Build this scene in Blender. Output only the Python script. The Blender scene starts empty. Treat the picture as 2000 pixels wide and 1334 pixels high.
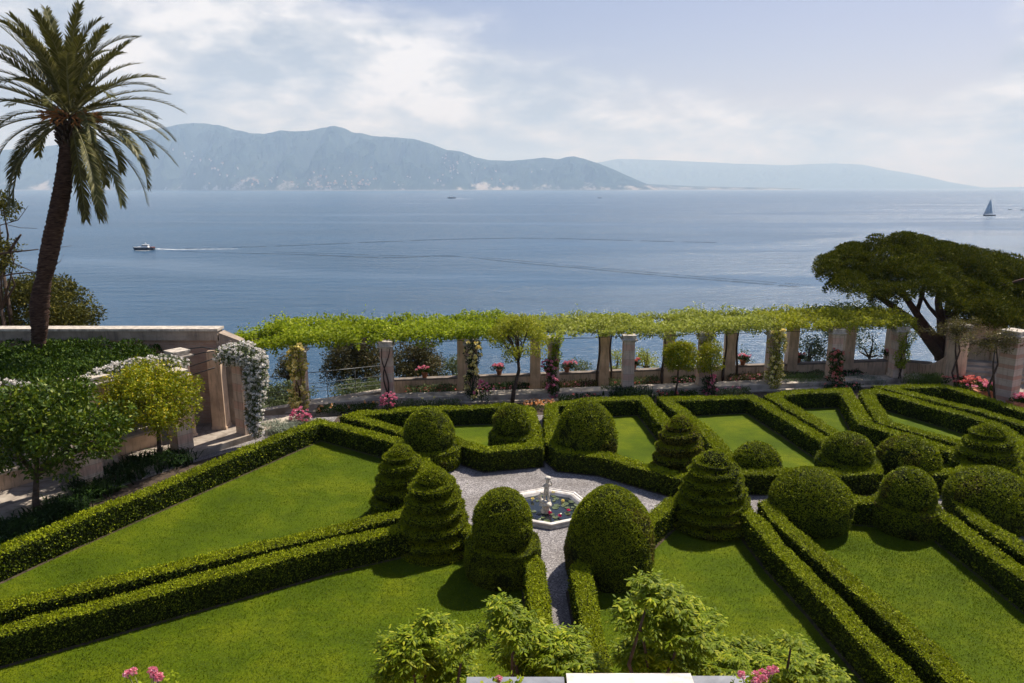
import bpy, math, random
import numpy as np
from mathutils import Vector, Matrix

# ------------------------------------------------------------------ camera, world, sun, exposure
scene = bpy.context.scene
F = 1400.0
CAM_H = 9.0
PITCH = math.atan(301 / F)
cam_d = bpy.data.cameras.new("camera")
cam_d.sensor_width = 36.0
cam_d.lens = F / 2000 * 36
cam_d.clip_end = 150000
cam_d.clip_start = 0.1
cam = bpy.data.objects.new("camera", cam_d)
scene.collection.objects.link(cam)
cam.location = (0, 0, CAM_H)
cam.rotation_euler = (math.pi / 2 - PITCH, 0, 0)
scene.camera = cam

SUN_EL = math.radians(53)
SUN_AZ = math.radians(41)          # from +Y (away from the camera) towards +X (right)
SUNV = Vector((math.sin(SUN_AZ) * math.cos(SUN_EL), math.cos(SUN_AZ) * math.cos(SUN_EL), math.sin(SUN_EL)))
sun_d = bpy.data.lights.new("sun", 'SUN')
sun_d.energy = 5.0
sun_d.angle = math.radians(0.5)
sun_d.color = (1.0, 0.94, 0.83)
sun = bpy.data.objects.new("sun", sun_d)
scene.collection.objects.link(sun)
sun.rotation_euler = SUNV.to_track_quat('Z', 'Y').to_euler()

scene.view_settings.view_transform = 'Standard'
scene.view_settings.look = 'None'
scene.view_settings.gamma = 1
scene.view_settings.exposure = 0.52
scene.cycles.max_bounces = 8
scene.cycles.transparent_max_bounces = 4
scene.cycles.volume_bounces = 1
scene.cycles.caustics_reflective = False
scene.cycles.caustics_refractive = False


class NT:
    """small node tree writer"""
    def __init__(s, tree):
        s.t = tree
        for n in list(tree.nodes):
            tree.nodes.remove(n)

    def n(s, typ, ins=None, **kw):
        nd = s.t.nodes.new(typ)
        for k, v in kw.items():
            setattr(nd, k, v)
        for k, v in (ins or {}).items():
            sock = nd.inputs[k]
            if hasattr(v, 'links'):
                s.t.links.new(v, sock)
            else:
                sock.default_value = v
        return nd

    def math(s, op, a, b=0.0, c=0.0, clamp=False):
        nd = s.t.nodes.new('ShaderNodeMath')
        nd.operation = op
        nd.use_clamp = clamp
        for i, v in enumerate((a, b, c)):
            if hasattr(v, 'links'):
                s.t.links.new(v, nd.inputs[i])
            else:
                nd.inputs[i].default_value = v
        return nd.outputs[0]

    def mix(s, f, a, b, blend='MIX'):
        nd = s.t.nodes.new('ShaderNodeMix')
        nd.data_type = 'RGBA'
        nd.blend_type = blend
        for k, v in ((0, f), (6, a), (7, b)):
            if hasattr(v, 'links'):
                s.t.links.new(v, nd.inputs[k])
            else:
                nd.inputs[k].default_value = v if k == 0 else (*v[:3], 1)
        return nd.outputs[2]

    def ramp(s, f, stops):
        nd = s.t.nodes.new('ShaderNodeValToRGB')
        s.t.links.new(f, nd.inputs[0])
        el = nd.color_ramp.elements
        while len(el) > 1:
            el.remove(el[-1])
        for i, (p, c) in enumerate(stops):
            e = el[0] if i == 0 else el.new(p)
            e.position = p
            c = (c, c, c) if isinstance(c, (int, float)) else c
            e.color = (*c, 1)
        return nd.outputs[0]

    def noise(s, vec, scale, detail=4, rough=0.55, dist=0.0):
        nd = s.t.nodes.new('ShaderNodeTexNoise')
        if vec is not None:
            s.t.links.new(vec, nd.inputs['Vector'])
        nd.inputs['Scale'].default_value = scale
        nd.inputs['Detail'].default_value = detail
        nd.inputs['Roughness'].default_value = rough
        nd.inputs['Distortion'].default_value = dist
        return nd.outputs[0]

    def mapping(s, vec, scale=(1, 1, 1), loc=(0, 0, 0), rot=(0, 0, 0)):
        nd = s.t.nodes.new('ShaderNodeMapping')
        s.t.links.new(vec, nd.inputs[0])
        nd.inputs['Scale'].default_value = scale
        nd.inputs['Location'].default_value = loc
        nd.inputs['Rotation'].default_value = rot
        return nd.outputs[0]


# world: Nishita sky with procedural clouds in sky directions
w = bpy.data.worlds.new("World")
scene.world = w
w.use_nodes = True
T = NT(w.node_tree)
sky = T.n('ShaderNodeTexSky', sky_type='NISHITA', sun_disc=False, sun_elevation=SUN_EL, sun_rotation=SUN_AZ,
          altitude=50, air_density=1.3, dust_density=1.2, ozone_density=1.5)
tc = T.n('ShaderNodeTexCoord').outputs['Generated']
sep = T.n('ShaderNodeSeparateXYZ', {0: tc})
dx, dy, dz = sep.outputs
bg_sky = T.n('ShaderNodeBackground', {'Color': T.mix(1.0, sky.outputs[0], (1.0, 0.88, 1.04), 'MULTIPLY'), 'Strength': 0.062})


def blob(cx, cz, rx, rz):
    a = T.math('DIVIDE', T.math('SUBTRACT', dx, cx), rx)
    b = T.math('DIVIDE', T.math('SUBTRACT', dz, cz), rz)
    r2 = T.math('ADD', T.math('MULTIPLY', a, a), T.math('MULTIPLY', b, b))
    return T.math('EXPONENT', T.math('MULTIPLY', r2, -1.0))


v1 = T.mapping(tc, scale=(1.5, 1.5, 4.5), loc=(3.1, 0.4, 1.7))
n1 = T.noise(v1, 1.7, 8, 0.6, 0.15)
v2 = T.mapping(tc, scale=(5, 5, 13.0), loc=(0.3, 2.4, 5.7))
n2 = T.noise(v2, 2.2, 8, 0.58, 0.3)
bias = T.math('ADD', 0.30, T.math('MULTIPLY', blob(-0.12, 0.12, 0.30, 0.10), 0.36))
bias = T.math('SUBTRACT', bias, T.math('MULTIPLY', blob(0.24, 0.21, 0.30, 0.12), 0.80))
bias = T.math('SUBTRACT', bias, T.math('MULTIPLY', blob(-0.12, 0.25, 0.16, 0.035), 0.25))
bias = T.math('SUBTRACT', bias, T.math('MULTIPLY', blob(-0.50, 0.20, 0.12, 0.08), 0.12))
bias = T.math('ADD', bias, T.math('MULTIPLY', blob(0.0, 0.02, 2.0, 0.075), 0.42))
bias = T.math('ADD', bias, T.math('MULTIPLY', blob(0.60, 0.13, 0.07, 0.09), 0.35))
cov = T.math('ADD', T.math('ADD', T.math('MULTIPLY', n1, 1.3), T.math('MULTIPLY', n2, 0.35)), T.math('SUBTRACT', bias, 0.80))
cov = T.math('SUBTRACT', cov, T.math('MULTIPLY', T.ramp(dz, [(0.25, 0.0), (0.5, 1.0)]), 0.55))  # unseen overhead clouds thinned out to lower the ambient light
cov = T.math('SUBTRACT', cov, T.math('MULTIPLY', T.ramp(T.math('MULTIPLY', dy, -1.0), [(0.0, 0.0), (0.35, 1.0)]), 0.8))  # unseen clouds behind the camera cleared, to darken the hedge sides
covr = T.ramp(cov, [(0.0, 0.0), (0.10, 0.12), (0.22, 0.55), (0.42, 0.97)])
v3 = T.mapping(tc, scale=(2.6, 2.6, 6.0), loc=(0.2, 1.4, 0.3))
n3 = T.noise(v3, 1.9, 8, 0.6, 0.15)
tone = T.ramp(T.math('ADD', n3, T.math('MULTIPLY', T.math('SUBTRACT', n2, 0.5), 0.5)),
              [(0.38, (0.34, 0.39, 0.47)), (0.49, (0.50, 0.53, 0.58)), (0.60, (0.71, 0.71, 0.73))])
glow = T.math('MULTIPLY_ADD', blob(0.0, 0.0, 9.0, 0.07), -0.17, 0.96)
bg_cl = T.n('ShaderNodeBackground', {'Color': tone, 'Strength': glow})
mx = T.n('ShaderNodeMixShader', {0: covr, 1: bg_sky.outputs[0], 2: bg_cl.outputs[0]})
T.n('ShaderNodeOutputWorld', {0: mx.outputs[0]})

# ------------------------------------------------------------------ helpers
CP, SP = math.cos(PITCH), math.sin(PITCH)


def ray(px, py):
    u, v = (px - 1000) / F, (py - 667) / F
    return Vector((u, CP - v * SP, -SP - v * CP))


def G(px, py, z=0.0):
    """the point at height z seen at this spot of the photograph"""
    d = ray(px, py)
    t = (z - CAM_H) / d.z
    return Vector((0, 0, CAM_H)) + d * t


def A(px, py, Y):
    d = ray(px, py)
    return Vector((0, 0, CAM_H)) + d * (Y / d.y)


def XY(px, Y, z=0.0):
    dep = Y * CP + (CAM_H - z) * SP
    return Vector(((px - 1000) / F * dep, Y, z))


rng = np.random.default_rng(7)
random.seed(5)


def vnoise(p, seed=0):
    """value noise in -1..1 for an (n,3) array"""
    p = np.asarray(p, float) + 100.37
    i = np.floor(p).astype(np.int64)
    f = p - i
    f = f * f * (3 - 2 * f)

    def h(ix, iy, iz):
        n = (ix * 374761393 + iy * 668265263 + iz * 2147483647 + seed * 974634777) & 0xFFFFFFFF
        n = ((n ^ (n >> 13)) * 1274126177) & 0xFFFFFFFF
        return ((n ^ (n >> 16)) & 0xFFFF) / 32767.5 - 1
    r = 0
    for a in (0, 1):
        for b in (0, 1):
            for c in (0, 1):
                wgt = (f[:, 0] if a else 1 - f[:, 0]) * (f[:, 1] if b else 1 - f[:, 1]) * (f[:, 2] if c else 1 - f[:, 2])
                r = r + wgt * h(i[:, 0] + a, i[:, 1] + b, i[:, 2] + c)
    return r


def fbm(p, octv=4, seed=0):
    p = np.asarray(p, float)
    r, a = 0, 1.0
    for k in range(octv):
        r = r + a * vnoise(p * (2 ** k), seed + k)
        a *= 0.5
    return r / 1.9


def nrm(a):
    return a / np.maximum(np.linalg.norm(a, axis=1, keepdims=True), 1e-9)


class MB:
    """collects geometry; build() links it as ONE mesh object"""
    def __init__(s):
        s.V = []
        s.Fc = []
        s.M = []
        s.S = []
        s.n = 0

    def add(s, V, Fs, m=0, smooth=False):
        V = np.asarray(V, float).reshape(-1, 3)
        if isinstance(Fs, np.ndarray):
            s.Fc.append(Fs + s.n)
            k = len(Fs)
        else:
            s.Fc.append([[i + s.n for i in f] for f in Fs])
            k = len(Fs)
        s.M.append(np.full(k, m, np.int32))
        s.S.append(np.full(k, smooth, bool))
        s.V.append(V)
        s.n += len(V)
        return s

    def box(s, c, size, rz=0.0, m=0, taper=1.0):
        sx, sy, sz = size[0] / 2, size[1] / 2, size[2]
        V = []
        for z, k in ((0, 1), (sz, taper)):
            for x, y in ((-sx, -sy), (sx, -sy), (sx, sy), (-sx, sy)):
                X, Y = x * k, y * k
                V.append((c[0] + X * math.cos(rz) - Y * math.sin(rz), c[1] + X * math.sin(rz) + Y * math.cos(rz), c[2] + z))
        return s.add(V, [[3, 2, 1, 0], [4, 5, 6, 7], [0, 1, 5, 4], [1, 2, 6, 5], [2, 3, 7, 6], [3, 0, 4, 7]], m)

    def prism(s, pts, z0, z1, m=0):
        n = len(pts)
        a = sum(pts[i][0] * pts[(i + 1) % n][1] - pts[(i + 1) % n][0] * pts[i][1] for i in range(n))
        if a < 0:
            pts = pts[::-1]
        V = [(p[0], p[1], z0) for p in pts] + [(p[0], p[1], z1) for p in pts]
        Fs = [list(range(n))[::-1], list(range(n, 2 * n))] + [[i, (i + 1) % n, n + (i + 1) % n, n + i] for i in range(n)]
        return s.add(V, Fs, m)

    def sheet(s, pts, z, m=0):
        n = len(pts)
        a = sum(pts[i][0] * pts[(i + 1) % n][1] - pts[(i + 1) % n][0] * pts[i][1] for i in range(n))
        if a < 0:
            pts = pts[::-1]
        return s.add([(p[0], p[1], z) for p in pts], [list(range(n))], m)

    def tube(s, P, R, seg=8, m=0, cap=True, wob=0.0):
        P = [Vector(p) for p in P]
        if not hasattr(R, '__len__'):
            R = [R] * len(P)
        V, Fs = [], []
        ref = Vector((0.31, 0.21, 0.93))
        for i, p in enumerate(P):
            t = (P[min(i + 1, len(P) - 1)] - P[max(i - 1, 0)]).normalized()
            if abs(t.dot(ref)) > 0.95:
                ref = Vector((1, 0.1, 0))
            a = t.cross(ref).normalized()
            b = t.cross(a)
            for k in range(seg):
                th = 2 * math.pi * k / seg
                r = R[i] * (1 + wob * random.uniform(-1, 1))
                V.append(p + (a * math.cos(th) + b * math.sin(th)) * r)
        for i in range(len(P) - 1):
            for k in range(seg):
                k2 = (k + 1) % seg
                Fs.append([i * seg + k, i * seg + k2, (i + 1) * seg + k2, (i + 1) * seg + k])
        if cap:
            Fs.append(list(range(seg))[::-1])
            Fs.append([(len(P) - 1) * seg + k for k in range(seg)])
        return s.add(V, Fs, m, True)

    def lathe(s, c, prof, seg=20, m=0, rfun=None):
        """prof = list of (r, z)"""
        V, Fs = [], []
        for j, (r, z) in enumerate(prof):
            for k in range(seg):
                th = 2 * math.pi * k / seg
                rr = r if rfun is None else rfun(r, z, th)
                V.append((c[0] + rr * math.cos(th), c[1] + rr * math.sin(th), c[2] + z))
        for j in range(len(prof) - 1):
            for k in range(seg):
                k2 = (k + 1) % seg
                Fs.append([j * seg + k, j * seg + k2, (j + 1) * seg + k2, (j + 1) * seg + k])
        Fs.append(list(range(seg))[::-1])
        Fs.append([(len(prof) - 1) * seg + k for k in range(seg)])
        return s.add(V, Fs, m, True)

    def leaves(s, P, N, l, wd, m=0, out=0.5, rnd=1.0, droop=0.0, var=0.35, flat=0.0):
        """diamond leaves at points P; N = outward normals; flat = how much the blades lie in the surface"""
        n = len(P)
        if n == 0:
            return s
        a = nrm(N * out + rng.normal(size=(n, 3)) * 0.6 * rnd + np.array([0, 0, -droop]))
        q = nrm(N + rng.normal(size=(n, 3)) * (0.9 - 0.6 * flat))
        if flat > 0.8:      # clipped surfaces: blades lie nearly in the surface, facing outwards
            q = nrm(N + rng.normal(size=(n, 3)) * 0.42 * rnd)
            a = nrm(np.cross(q, nrm(rng.normal(size=(n, 3)))))
        sd = nrm(np.cross(a, q) + 1e-6)
        L = (l * (1 + var * rng.uniform(-1, 1, n)))[:, None]
        W = (wd * (1 + var * rng.uniform(-1, 1, n)))[:, None]
        V = np.empty((n, 4, 3))
        V[:, 0] = P
        V[:, 1] = P + a * L * 0.5 + sd * W * 0.5
        V[:, 2] = P + a * L
        V[:, 3] = P + a * L * 0.5 - sd * W * 0.5
        return s.add(V.reshape(-1, 3), np.arange(4 * n).reshape(n, 4), m)

    def build(s, name, mats, parent=None, loc=(0, 0, 0), lab=None):
        loc = Vector(loc) if parent is None else Vector(parent.location)
        if parent is not None and parent.parent is not None:
            loc = Vector(parent.parent.location)
        V = np.concatenate(s.V) - np.array(loc)
        me = bpy.data.meshes.new(name)
        starts, totals, idx = [], [], []
        for f in s.Fc:
            if isinstance(f, np.ndarray):
                idx.append(f.reshape(-1))
                totals.append(np.full(len(f), f.shape[1]))
            else:
                idx.append(np.array([i for g in f for i in g], np.int64))
                totals.append(np.array([len(g) for g in f]))
        idx = np.concatenate(idx).astype(np.int32)
        totals = np.concatenate(totals).astype(np.int32)
        starts = np.concatenate([[0], np.cumsum(totals)[:-1]]).astype(np.int32)
        me.vertices.add(len(V))
        me.vertices.foreach_set('co', V.astype(np.float32).reshape(-1))
        me.loops.add(len(idx))
        me.loops.foreach_set('vertex_index', idx)
        me.polygons.add(len(totals))
        me.polygons.foreach_set('loop_start', starts)
        me.polygons.foreach_set('loop_total', totals)
        me.polygons.foreach_set('material_index', np.concatenate(s.M))
        me.polygons.foreach_set('use_smooth', np.concatenate(s.S))
        me.update(calc_edges=True)
        for mt in (mats if isinstance(mats, (list, tuple)) else [mats]):
            me.materials.append(mt)
        o = bpy.data.objects.new(name, me)
        scene.collection.objects.link(o)
        if parent is None:
            o.location = loc
        else:
            o.parent = parent
        if lab:
            o['label'] = lab
        return o


def tag(o, label=None, cat=None, group=None, kind=None):
    if label:
        o['label'] = label
    if cat:
        o['category'] = cat
    if group:
        o['group'] = group
    if kind:
        o['kind'] = kind
    return o


def thing(name, label, cat, loc, group=None):
    o = bpy.data.objects.new(name, None)
    o.empty_display_size = 0.2
    scene.collection.objects.link(o)
    o.location = loc
    return tag(o, label, cat, group)


def surf_samples(V, Q, dens):
    """area weighted samples on quads Q of vertices V -> points, normals"""
    V = np.asarray(V, float)
    a, b, c, d = (V[Q[:, i]] for i in range(4))
    n = np.cross(c - a, d - b)
    ar = np.linalg.norm(n, axis=1) / 2
    n = nrm(n)
    cnt = rng.poisson(ar * dens)
    i = np.repeat(np.arange(len(Q)), cnt)
    u, v = rng.random(len(i))[:, None], rng.random(len(i))[:, None]
    P = a[i] * (1 - u) * (1 - v) + b[i] * u * (1 - v) + c[i] * u * v + d[i] * (1 - u) * v
    return P, n[i]


def ball_points(centers, radii, n_per, squash=0.8, shell=0.55, up=-1.0):
    """leaf points in clumps: directions biased outward; returns P, N"""
    Ps, Ns = [], []
    for c, r in zip(centers, radii):
        n = max(3, int(n_per * (r ** 2)))
        d = nrm(rng.normal(size=(n, 3)))
        d[:, 2] = np.where(d[:, 2] < up, -d[:, 2], d[:, 2])
        rr = r * (shell + (1 - shell) * rng.random(n) ** 0.5)[:, None]
        P = np.array(c) + d * rr * np.array([1, 1, squash])
        Ps.append(P)
        Ns.append(d)
    return np.concatenate(Ps), np.concatenate(Ns)


# ------------------------------------------------------------------ materials
def mat(name):
    m = bpy.data.materials.new(name)
    m.use_nodes = True
    return m, NT(m.node_tree)


def foliage(name, c1, c2, c3=None, trans=0.22, patch=1.2, rough=0.6, spec=0.12):
    m, t = mat(name)
    ri = t.n('ShaderNodeNewGeometry').outputs['Random Per Island']
    oc = t.n('ShaderNodeTexCoord').outputs['Object']
    col = t.ramp(ri, [(0.0, c1), (0.7, c2), (1.0, c3 or c2)])
    nz = t.noise(oc, patch, 3)
    dk = tuple(x * 0.62 for x in c1)
    col = t.mix(t.ramp(nz, [(0.35, 0.55), (0.6, 0.0)]), col, dk)
    p = t.n('ShaderNodeBsdfPrincipled', {'Base Color': col, 'Roughness': rough, 'Specular IOR Level': spec})
    tr = t.n('ShaderNodeBsdfTranslucent', {'Color': t.mix(0.5, col, (c2[0] * 1.3, c2[1] * 1.3, c2[2]))})
    mm = t.n('ShaderNodeMixShader', {0: trans, 1: p.outputs[0], 2: tr.outputs[0]})
    t.n('ShaderNodeOutputMaterial', {0: mm.outputs[0]})
    return m


def solid(name, c, rough=0.7, var=0.15, scale=3.0, bump=0.0, bscale=30.0, spec=0.3, c2=None, metal=0.0, streak=None):
    m, t = mat(name)
    oc = t.n('ShaderNodeTexCoord').outputs['Object']
    nz = t.noise(oc, scale, 6, 0.6)
    dark = c2 or tuple(x * (1 - var) * 0.75 for x in c)
    lite = tuple(min(1, x * (1 + var * 0.5)) for x in c)
    col = t.ramp(nz, [(0.3, dark), (0.62, lite)])
    if streak:
        sn = t.noise(t.mapping(oc, scale=(7, 7, 0.8)), 1.3, 6, 0.65)
        col = t.mix(t.ramp(sn, [(0.50, 0.0), (0.68, 0.75)]), col, streak)
        sp_ = t.noise(oc, 26, 3, 0.6)
        col = t.mix(t.ramp(sp_, [(0.62, 0.0), (0.72, 0.6)]), col, tuple(x * 0.55 for x in c))
    ins = {'Base Color': col, 'Roughness': rough, 'Specular IOR Level': spec, 'Metallic': metal}
    if bump:
        b = t.n('ShaderNodeBump', {'Height': t.noise(oc, bscale, 5), 'Strength': bump, 'Distance': 0.02})
        ins['Normal'] = b.outputs[0]
    p = t.n('ShaderNodeBsdfPrincipled', ins)
    t.n('ShaderNodeOutputMaterial', {0: p.outputs[0]})
    return m


M = {}
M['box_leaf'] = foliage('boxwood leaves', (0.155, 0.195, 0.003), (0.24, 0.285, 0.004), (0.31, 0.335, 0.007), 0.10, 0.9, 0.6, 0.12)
M['box_body'] = solid('shade-dark boxwood core', (0.013, 0.017, 0.004), 0.95, 0.6, 16, 0.8, 40, spec=0.05)  # near-black core; its tone stands for the shade between leaves
M['box_shade'] = foliage('shade-toned boxwood leaves', (0.035, 0.058, 0.002), (0.090, 0.125, 0.003), (0.17, 0.20, 0.007), 0.06, 0.9, 0.6, 0.12)  # darker copy of the leaves for hedge sides, shade put into the colour
M['box_tip'] = foliage('fresh sun-toned boxwood tips', (0.21, 0.255, 0.004), (0.30, 0.345, 0.006), (0.39, 0.40, 0.010), 0.12, 0.9, 0.6, 0.12)  # new growth, kept mostly to tops so they also look more sunlit
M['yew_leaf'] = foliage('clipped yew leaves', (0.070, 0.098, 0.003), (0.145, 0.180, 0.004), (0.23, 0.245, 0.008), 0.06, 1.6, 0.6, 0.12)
M['yew_rust'] = foliage('rusty clipped leaves', (0.085, 0.085, 0.008), (0.150, 0.135, 0.012), (0.20, 0.12, 0.02), 0.10, 1.6, 0.6, 0.12)
M['vine_leaf'] = foliage('vine leaves', (0.14, 0.20, 0.010), (0.34, 0.42, 0.02), (0.55, 0.56, 0.06), 0.36, 0.7)
M['vine_pale'] = foliage('pale vine leaves', (0.20, 0.24, 0.03), (0.40, 0.44, 0.07), (0.66, 0.65, 0.25), 0.34, 0.8)
M['vine_yel'] = foliage('yellowing vine leaves', (0.17, 0.21, 0.015), (0.36, 0.38, 0.03), (0.54, 0.46, 0.06), 0.34, 0.8)
M['citrus_dark'] = foliage('dark citrus leaves', (0.030, 0.062, 0.004), (0.085, 0.140, 0.006), (0.24, 0.27, 0.014), 0.16, 0.9, 0.5, 0.18)
M['citrus_yel'] = foliage('yellow citrus leaves', (0.10, 0.15, 0.006), (0.32, 0.34, 0.008), (0.62, 0.46, 0.014), 0.22, 1.1, 0.5, 0.18)
M['dark_green'] = foliage('dark evergreen leaves', (0.012, 0.030, 0.006), (0.028, 0.060, 0.010), (0.05, 0.10, 0.015), 0.12, 1.0)
M['canopy'] = foliage('canopy leaves', (0.018, 0.045, 0.004), (0.055, 0.100, 0.006), (0.11, 0.15, 0.012), 0.14, 0.8)
M['pine'] = foliage('pine needles', (0.030, 0.042, 0.003), (0.100, 0.115, 0.008), (0.22, 0.19, 0.016), 0.12, 0.5, 0.7, 0.05)
M['brown_shrub'] = foliage('brownish seaside leaves', (0.055, 0.060, 0.022), (0.105, 0.095, 0.035), (0.19, 0.13, 0.06), 0.2, 0.5)
M['olive'] = foliage('grey olive leaves', (0.08, 0.11, 0.045), (0.15, 0.19, 0.08), (0.25, 0.28, 0.12), 0.2, 0.6)
M['palm'] = foliage('palm leaflets', (0.07, 0.075, 0.018), (0.16, 0.155, 0.045), (0.36, 0.31, 0.13), 0.15, 0.5, 0.5, 0.2)
M['fore'] = foliage('fresh pinnate leaflets', (0.08, 0.13, 0.004), (0.24, 0.31, 0.008), (0.48, 0.48, 0.03), 0.3, 2.0, 0.5, 0.12)
M['silver'] = foliage('silvery leaves', (0.16, 0.19, 0.14), (0.27, 0.31, 0.24), (0.40, 0.44, 0.34), 0.15, 1.0)
M['grass_tuft'] = foliage('tall grass', (0.07, 0.13, 0.015), (0.13, 0.20, 0.03), (0.20, 0.26, 0.06), 0.25, 1.0)
M['coastal'] = foliage('olive brown coastal leaves', (0.045, 0.050, 0.010), (0.10, 0.10, 0.018), (0.19, 0.16, 0.03), 0.15, 0.5, 0.7, 0.05)
M['dry'] = foliage('dry brown vine', (0.08, 0.075, 0.025), (0.15, 0.13, 0.04), (0.26, 0.24, 0.06), 0.2, 1.0)


def petals(name, c1, c2, c3=None):
    m, t = mat(name)
    ri = t.n('ShaderNodeNewGeometry').outputs['Random Per Island']
    col = t.ramp(ri, [(0.0, c1), (0.6, c2), (1.0, c3 or c2)])
    p = t.n('ShaderNodeBsdfPrincipled', {'Base Color': col, 'Roughness': 0.7, 'Specular IOR Level': 0.15})
    tr = t.n('ShaderNodeBsdfTranslucent', {'Color': col})
    mm = t.n('ShaderNodeMixShader', {0: 0.25, 1: p.outputs[0], 2: tr.outputs[0]})
    t.n('ShaderNodeOutputMaterial', {0: mm.outputs[0]})
    return m


M['white_rose'] = petals('white rose petals', (0.72, 0.66, 0.60), (0.85, 0.82, 0.78), (0.9, 0.88, 0.85))
M['yellow_rose'] = petals('yellow rose petals', (0.85, 0.66, 0.16), (0.92, 0.82, 0.36), (0.93, 0.88, 0.58))
M['pink_rose'] = petals('pink rose petals', (0.66, 0.10, 0.22), (0.80, 0.26, 0.38), (0.88, 0.52, 0.60))
M['coral'] = petals('coral petals', (0.60, 0.10, 0.10), (0.76, 0.24, 0.20), (0.84, 0.46, 0.38))
M['geranium'] = petals('pink geranium petals', (0.70, 0.13, 0.22), (0.85, 0.32, 0.42), (0.9, 0.60, 0.66))
M['magenta'] = petals('magenta water lily petals', (0.55, 0.01, 0.10), (0.70, 0.03, 0.18), (0.75, 0.10, 0.28))
M['orange_fl'] = petals('orange bedding petals', (0.75, 0.25, 0.04), (0.85, 0.50, 0.20), (0.9, 0.85, 0.75))


def lawn_mat():
    m, t = mat('mown lawn')
    oc = t.n('ShaderNodeTexCoord').outputs['Object']
    a = t.noise(oc, 0.55, 4, 0.6)
    b = t.noise(t.mapping(oc, scale=(0.6, 1.5, 1), rot=(0, 0, 0.35)), 3.4, 6, 0.72)
    c = t.noise(oc, 38, 4, 0.75)
    col = t.ramp(a, [(0.3, (0.047, 0.080, 0.001)), (0.48, (0.084, 0.127, 0.001)), (0.66, (0.148, 0.180, 0.003))])
    col = t.mix(t.ramp(b, [(0.36, 0.5), (0.55, 0.0)]), col, (0.050, 0.072, 0.006))
    col = t.mix(t.ramp(b, [(0.60, 0.0), (0.78, 0.45)]), col, (0.125, 0.125, 0.022))
    col = t.mix(t.ramp(c, [(0.36, 0.65), (0.6, 0.0)]), col, (0.026, 0.045, 0.002))
    bp = t.n('ShaderNodeBump', {'Height': c, 'Strength': 0.7, 'Distance': 0.03})
    p = t.n('ShaderNodeBsdfPrincipled', {'Base Color': col, 'Roughness': 0.9, 'Specular IOR Level': 0.1, 'Normal': bp.outputs[0]})
    t.n('ShaderNodeOutputMaterial', {0: p.outputs[0]})
    return m


M['lawn'] = lawn_mat()
M['blade'] = foliage('short grass blades', (0.058, 0.098, 0.001), (0.115, 0.165, 0.002), (0.20, 0.235, 0.008), 0.25, 0.7, 0.7, 0.06)


def gravel_mat():
    m, t = mat('grey gravel')
    oc = t.n('ShaderNodeTexCoord').outputs['Object']
    v = t.n('ShaderNodeTexVoronoi', {'Vector': oc, 'Scale': 38.0})
    sp = t.n('ShaderNodeSeparateColor', {0: v.outputs['Color']})
    col = t.ramp(sp.outputs[0], [(0.0, (0.12, 0.11, 0.115)), (0.5, (0.24, 0.225, 0.23)), (1.0, (0.50, 0.47, 0.46))])
    big = t.noise(oc, 0.9, 5, 0.6)
    col = t.mix(t.ramp(big, [(0.38, 0.55), (0.62, 0.0)]), col, (0.12, 0.105, 0.095))
    lf_ = t.noise(oc, 9, 2, 0.4)
    col = t.mix(t.ramp(lf_, [(0.74, 0.0), (0.76, 0.7)]), col, (0.10, 0.11, 0.03))
    h = t.math('SUBTRACT', 1.0, v.outputs['Distance'])
    bp = t.n('ShaderNodeBump', {'Height': h, 'Strength': 0.8, 'Distance': 0.02})
    p = t.n('ShaderNodeBsdfPrincipled', {'Base Color': col, 'Roughness': 0.85, 'Specular IOR Level': 0.2, 'Normal': bp.outputs[0]})
    t.n('ShaderNodeOutputMaterial', {0: p.outputs[0]})
    return m


M['gravel'] = gravel_mat()
M['soil'] = solid('planting soil', (0.07, 0.05, 0.035), 0.95, 0.5, 6, 0.8, 30)
M['stone'] = solid('pale stone slabs', (0.42, 0.36, 0.30), 0.85, 0.35, 1.6, 0.3, 14, c2=(0.17, 0.14, 0.115))
M['stone_cap'] = solid('carved limestone', (0.54, 0.48, 0.41), 0.85, 0.3, 5, 0.3, 25, streak=(0.24, 0.21, 0.18))
M['stucco'] = solid('tan stucco', (0.62, 0.46, 0.33), 0.9, 0.28, 1.3, 0.25, 40, c2=(0.44, 0.32, 0.23), streak=(0.22, 0.17, 0.13))
M['coping'] = solid('weathered coping', (0.20, 0.165, 0.14), 0.9, 0.3, 4, 0.4, 18)
M['coping_pale'] = solid('pale wall coping', (0.36, 0.29, 0.23), 0.9, 0.25, 2, 0.3, 18, streak=(0.15, 0.12, 0.10))
M['marble'] = solid('white marble', (0.70, 0.66, 0.62), 0.6, 0.3, 4, 0.25, 20, c2=(0.40, 0.36, 0.32))
M['statue'] = solid('weathered marble', (0.62, 0.57, 0.50), 0.7, 0.3, 13, 0.4, 30, c2=(0.22, 0.20, 0.17))
M['grey_slab'] = solid('grey slate slab', (0.22, 0.23, 0.26), 0.45, 0.3, 3, 0.1, 20)
M['iron'] = solid('dark iron', (0.03, 0.03, 0.03), 0.6, 0.2, 5)
M['wire'] = solid('grey steel wire', (0.13, 0.135, 0.14), 0.5, 0.2, 5, metal=0.6)
M['pipe'] = solid('pale drainpipe', (0.45, 0.42, 0.38), 0.6, 0.1, 5)
M['bark'] = solid('brown bark', (0.075, 0.052, 0.038), 0.95, 0.45, 9, 0.9, 25)
M['pine_bark'] = solid('reddish pine bark', (0.070, 0.038, 0.028), 0.95, 0.45, 6, 0.9, 14)
M['terracotta'] = solid('terracotta', (0.42, 0.17, 0.09), 0.85, 0.3, 6, 0.2, 30)
M['orange_stalk'] = solid('orange fruit stalks', (0.40, 0.17, 0.05), 0.7, 0.3, 8)
M['petiole'] = solid('pale green frond stalk', (0.20, 0.19, 0.08), 0.6, 0.3, 8)
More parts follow.
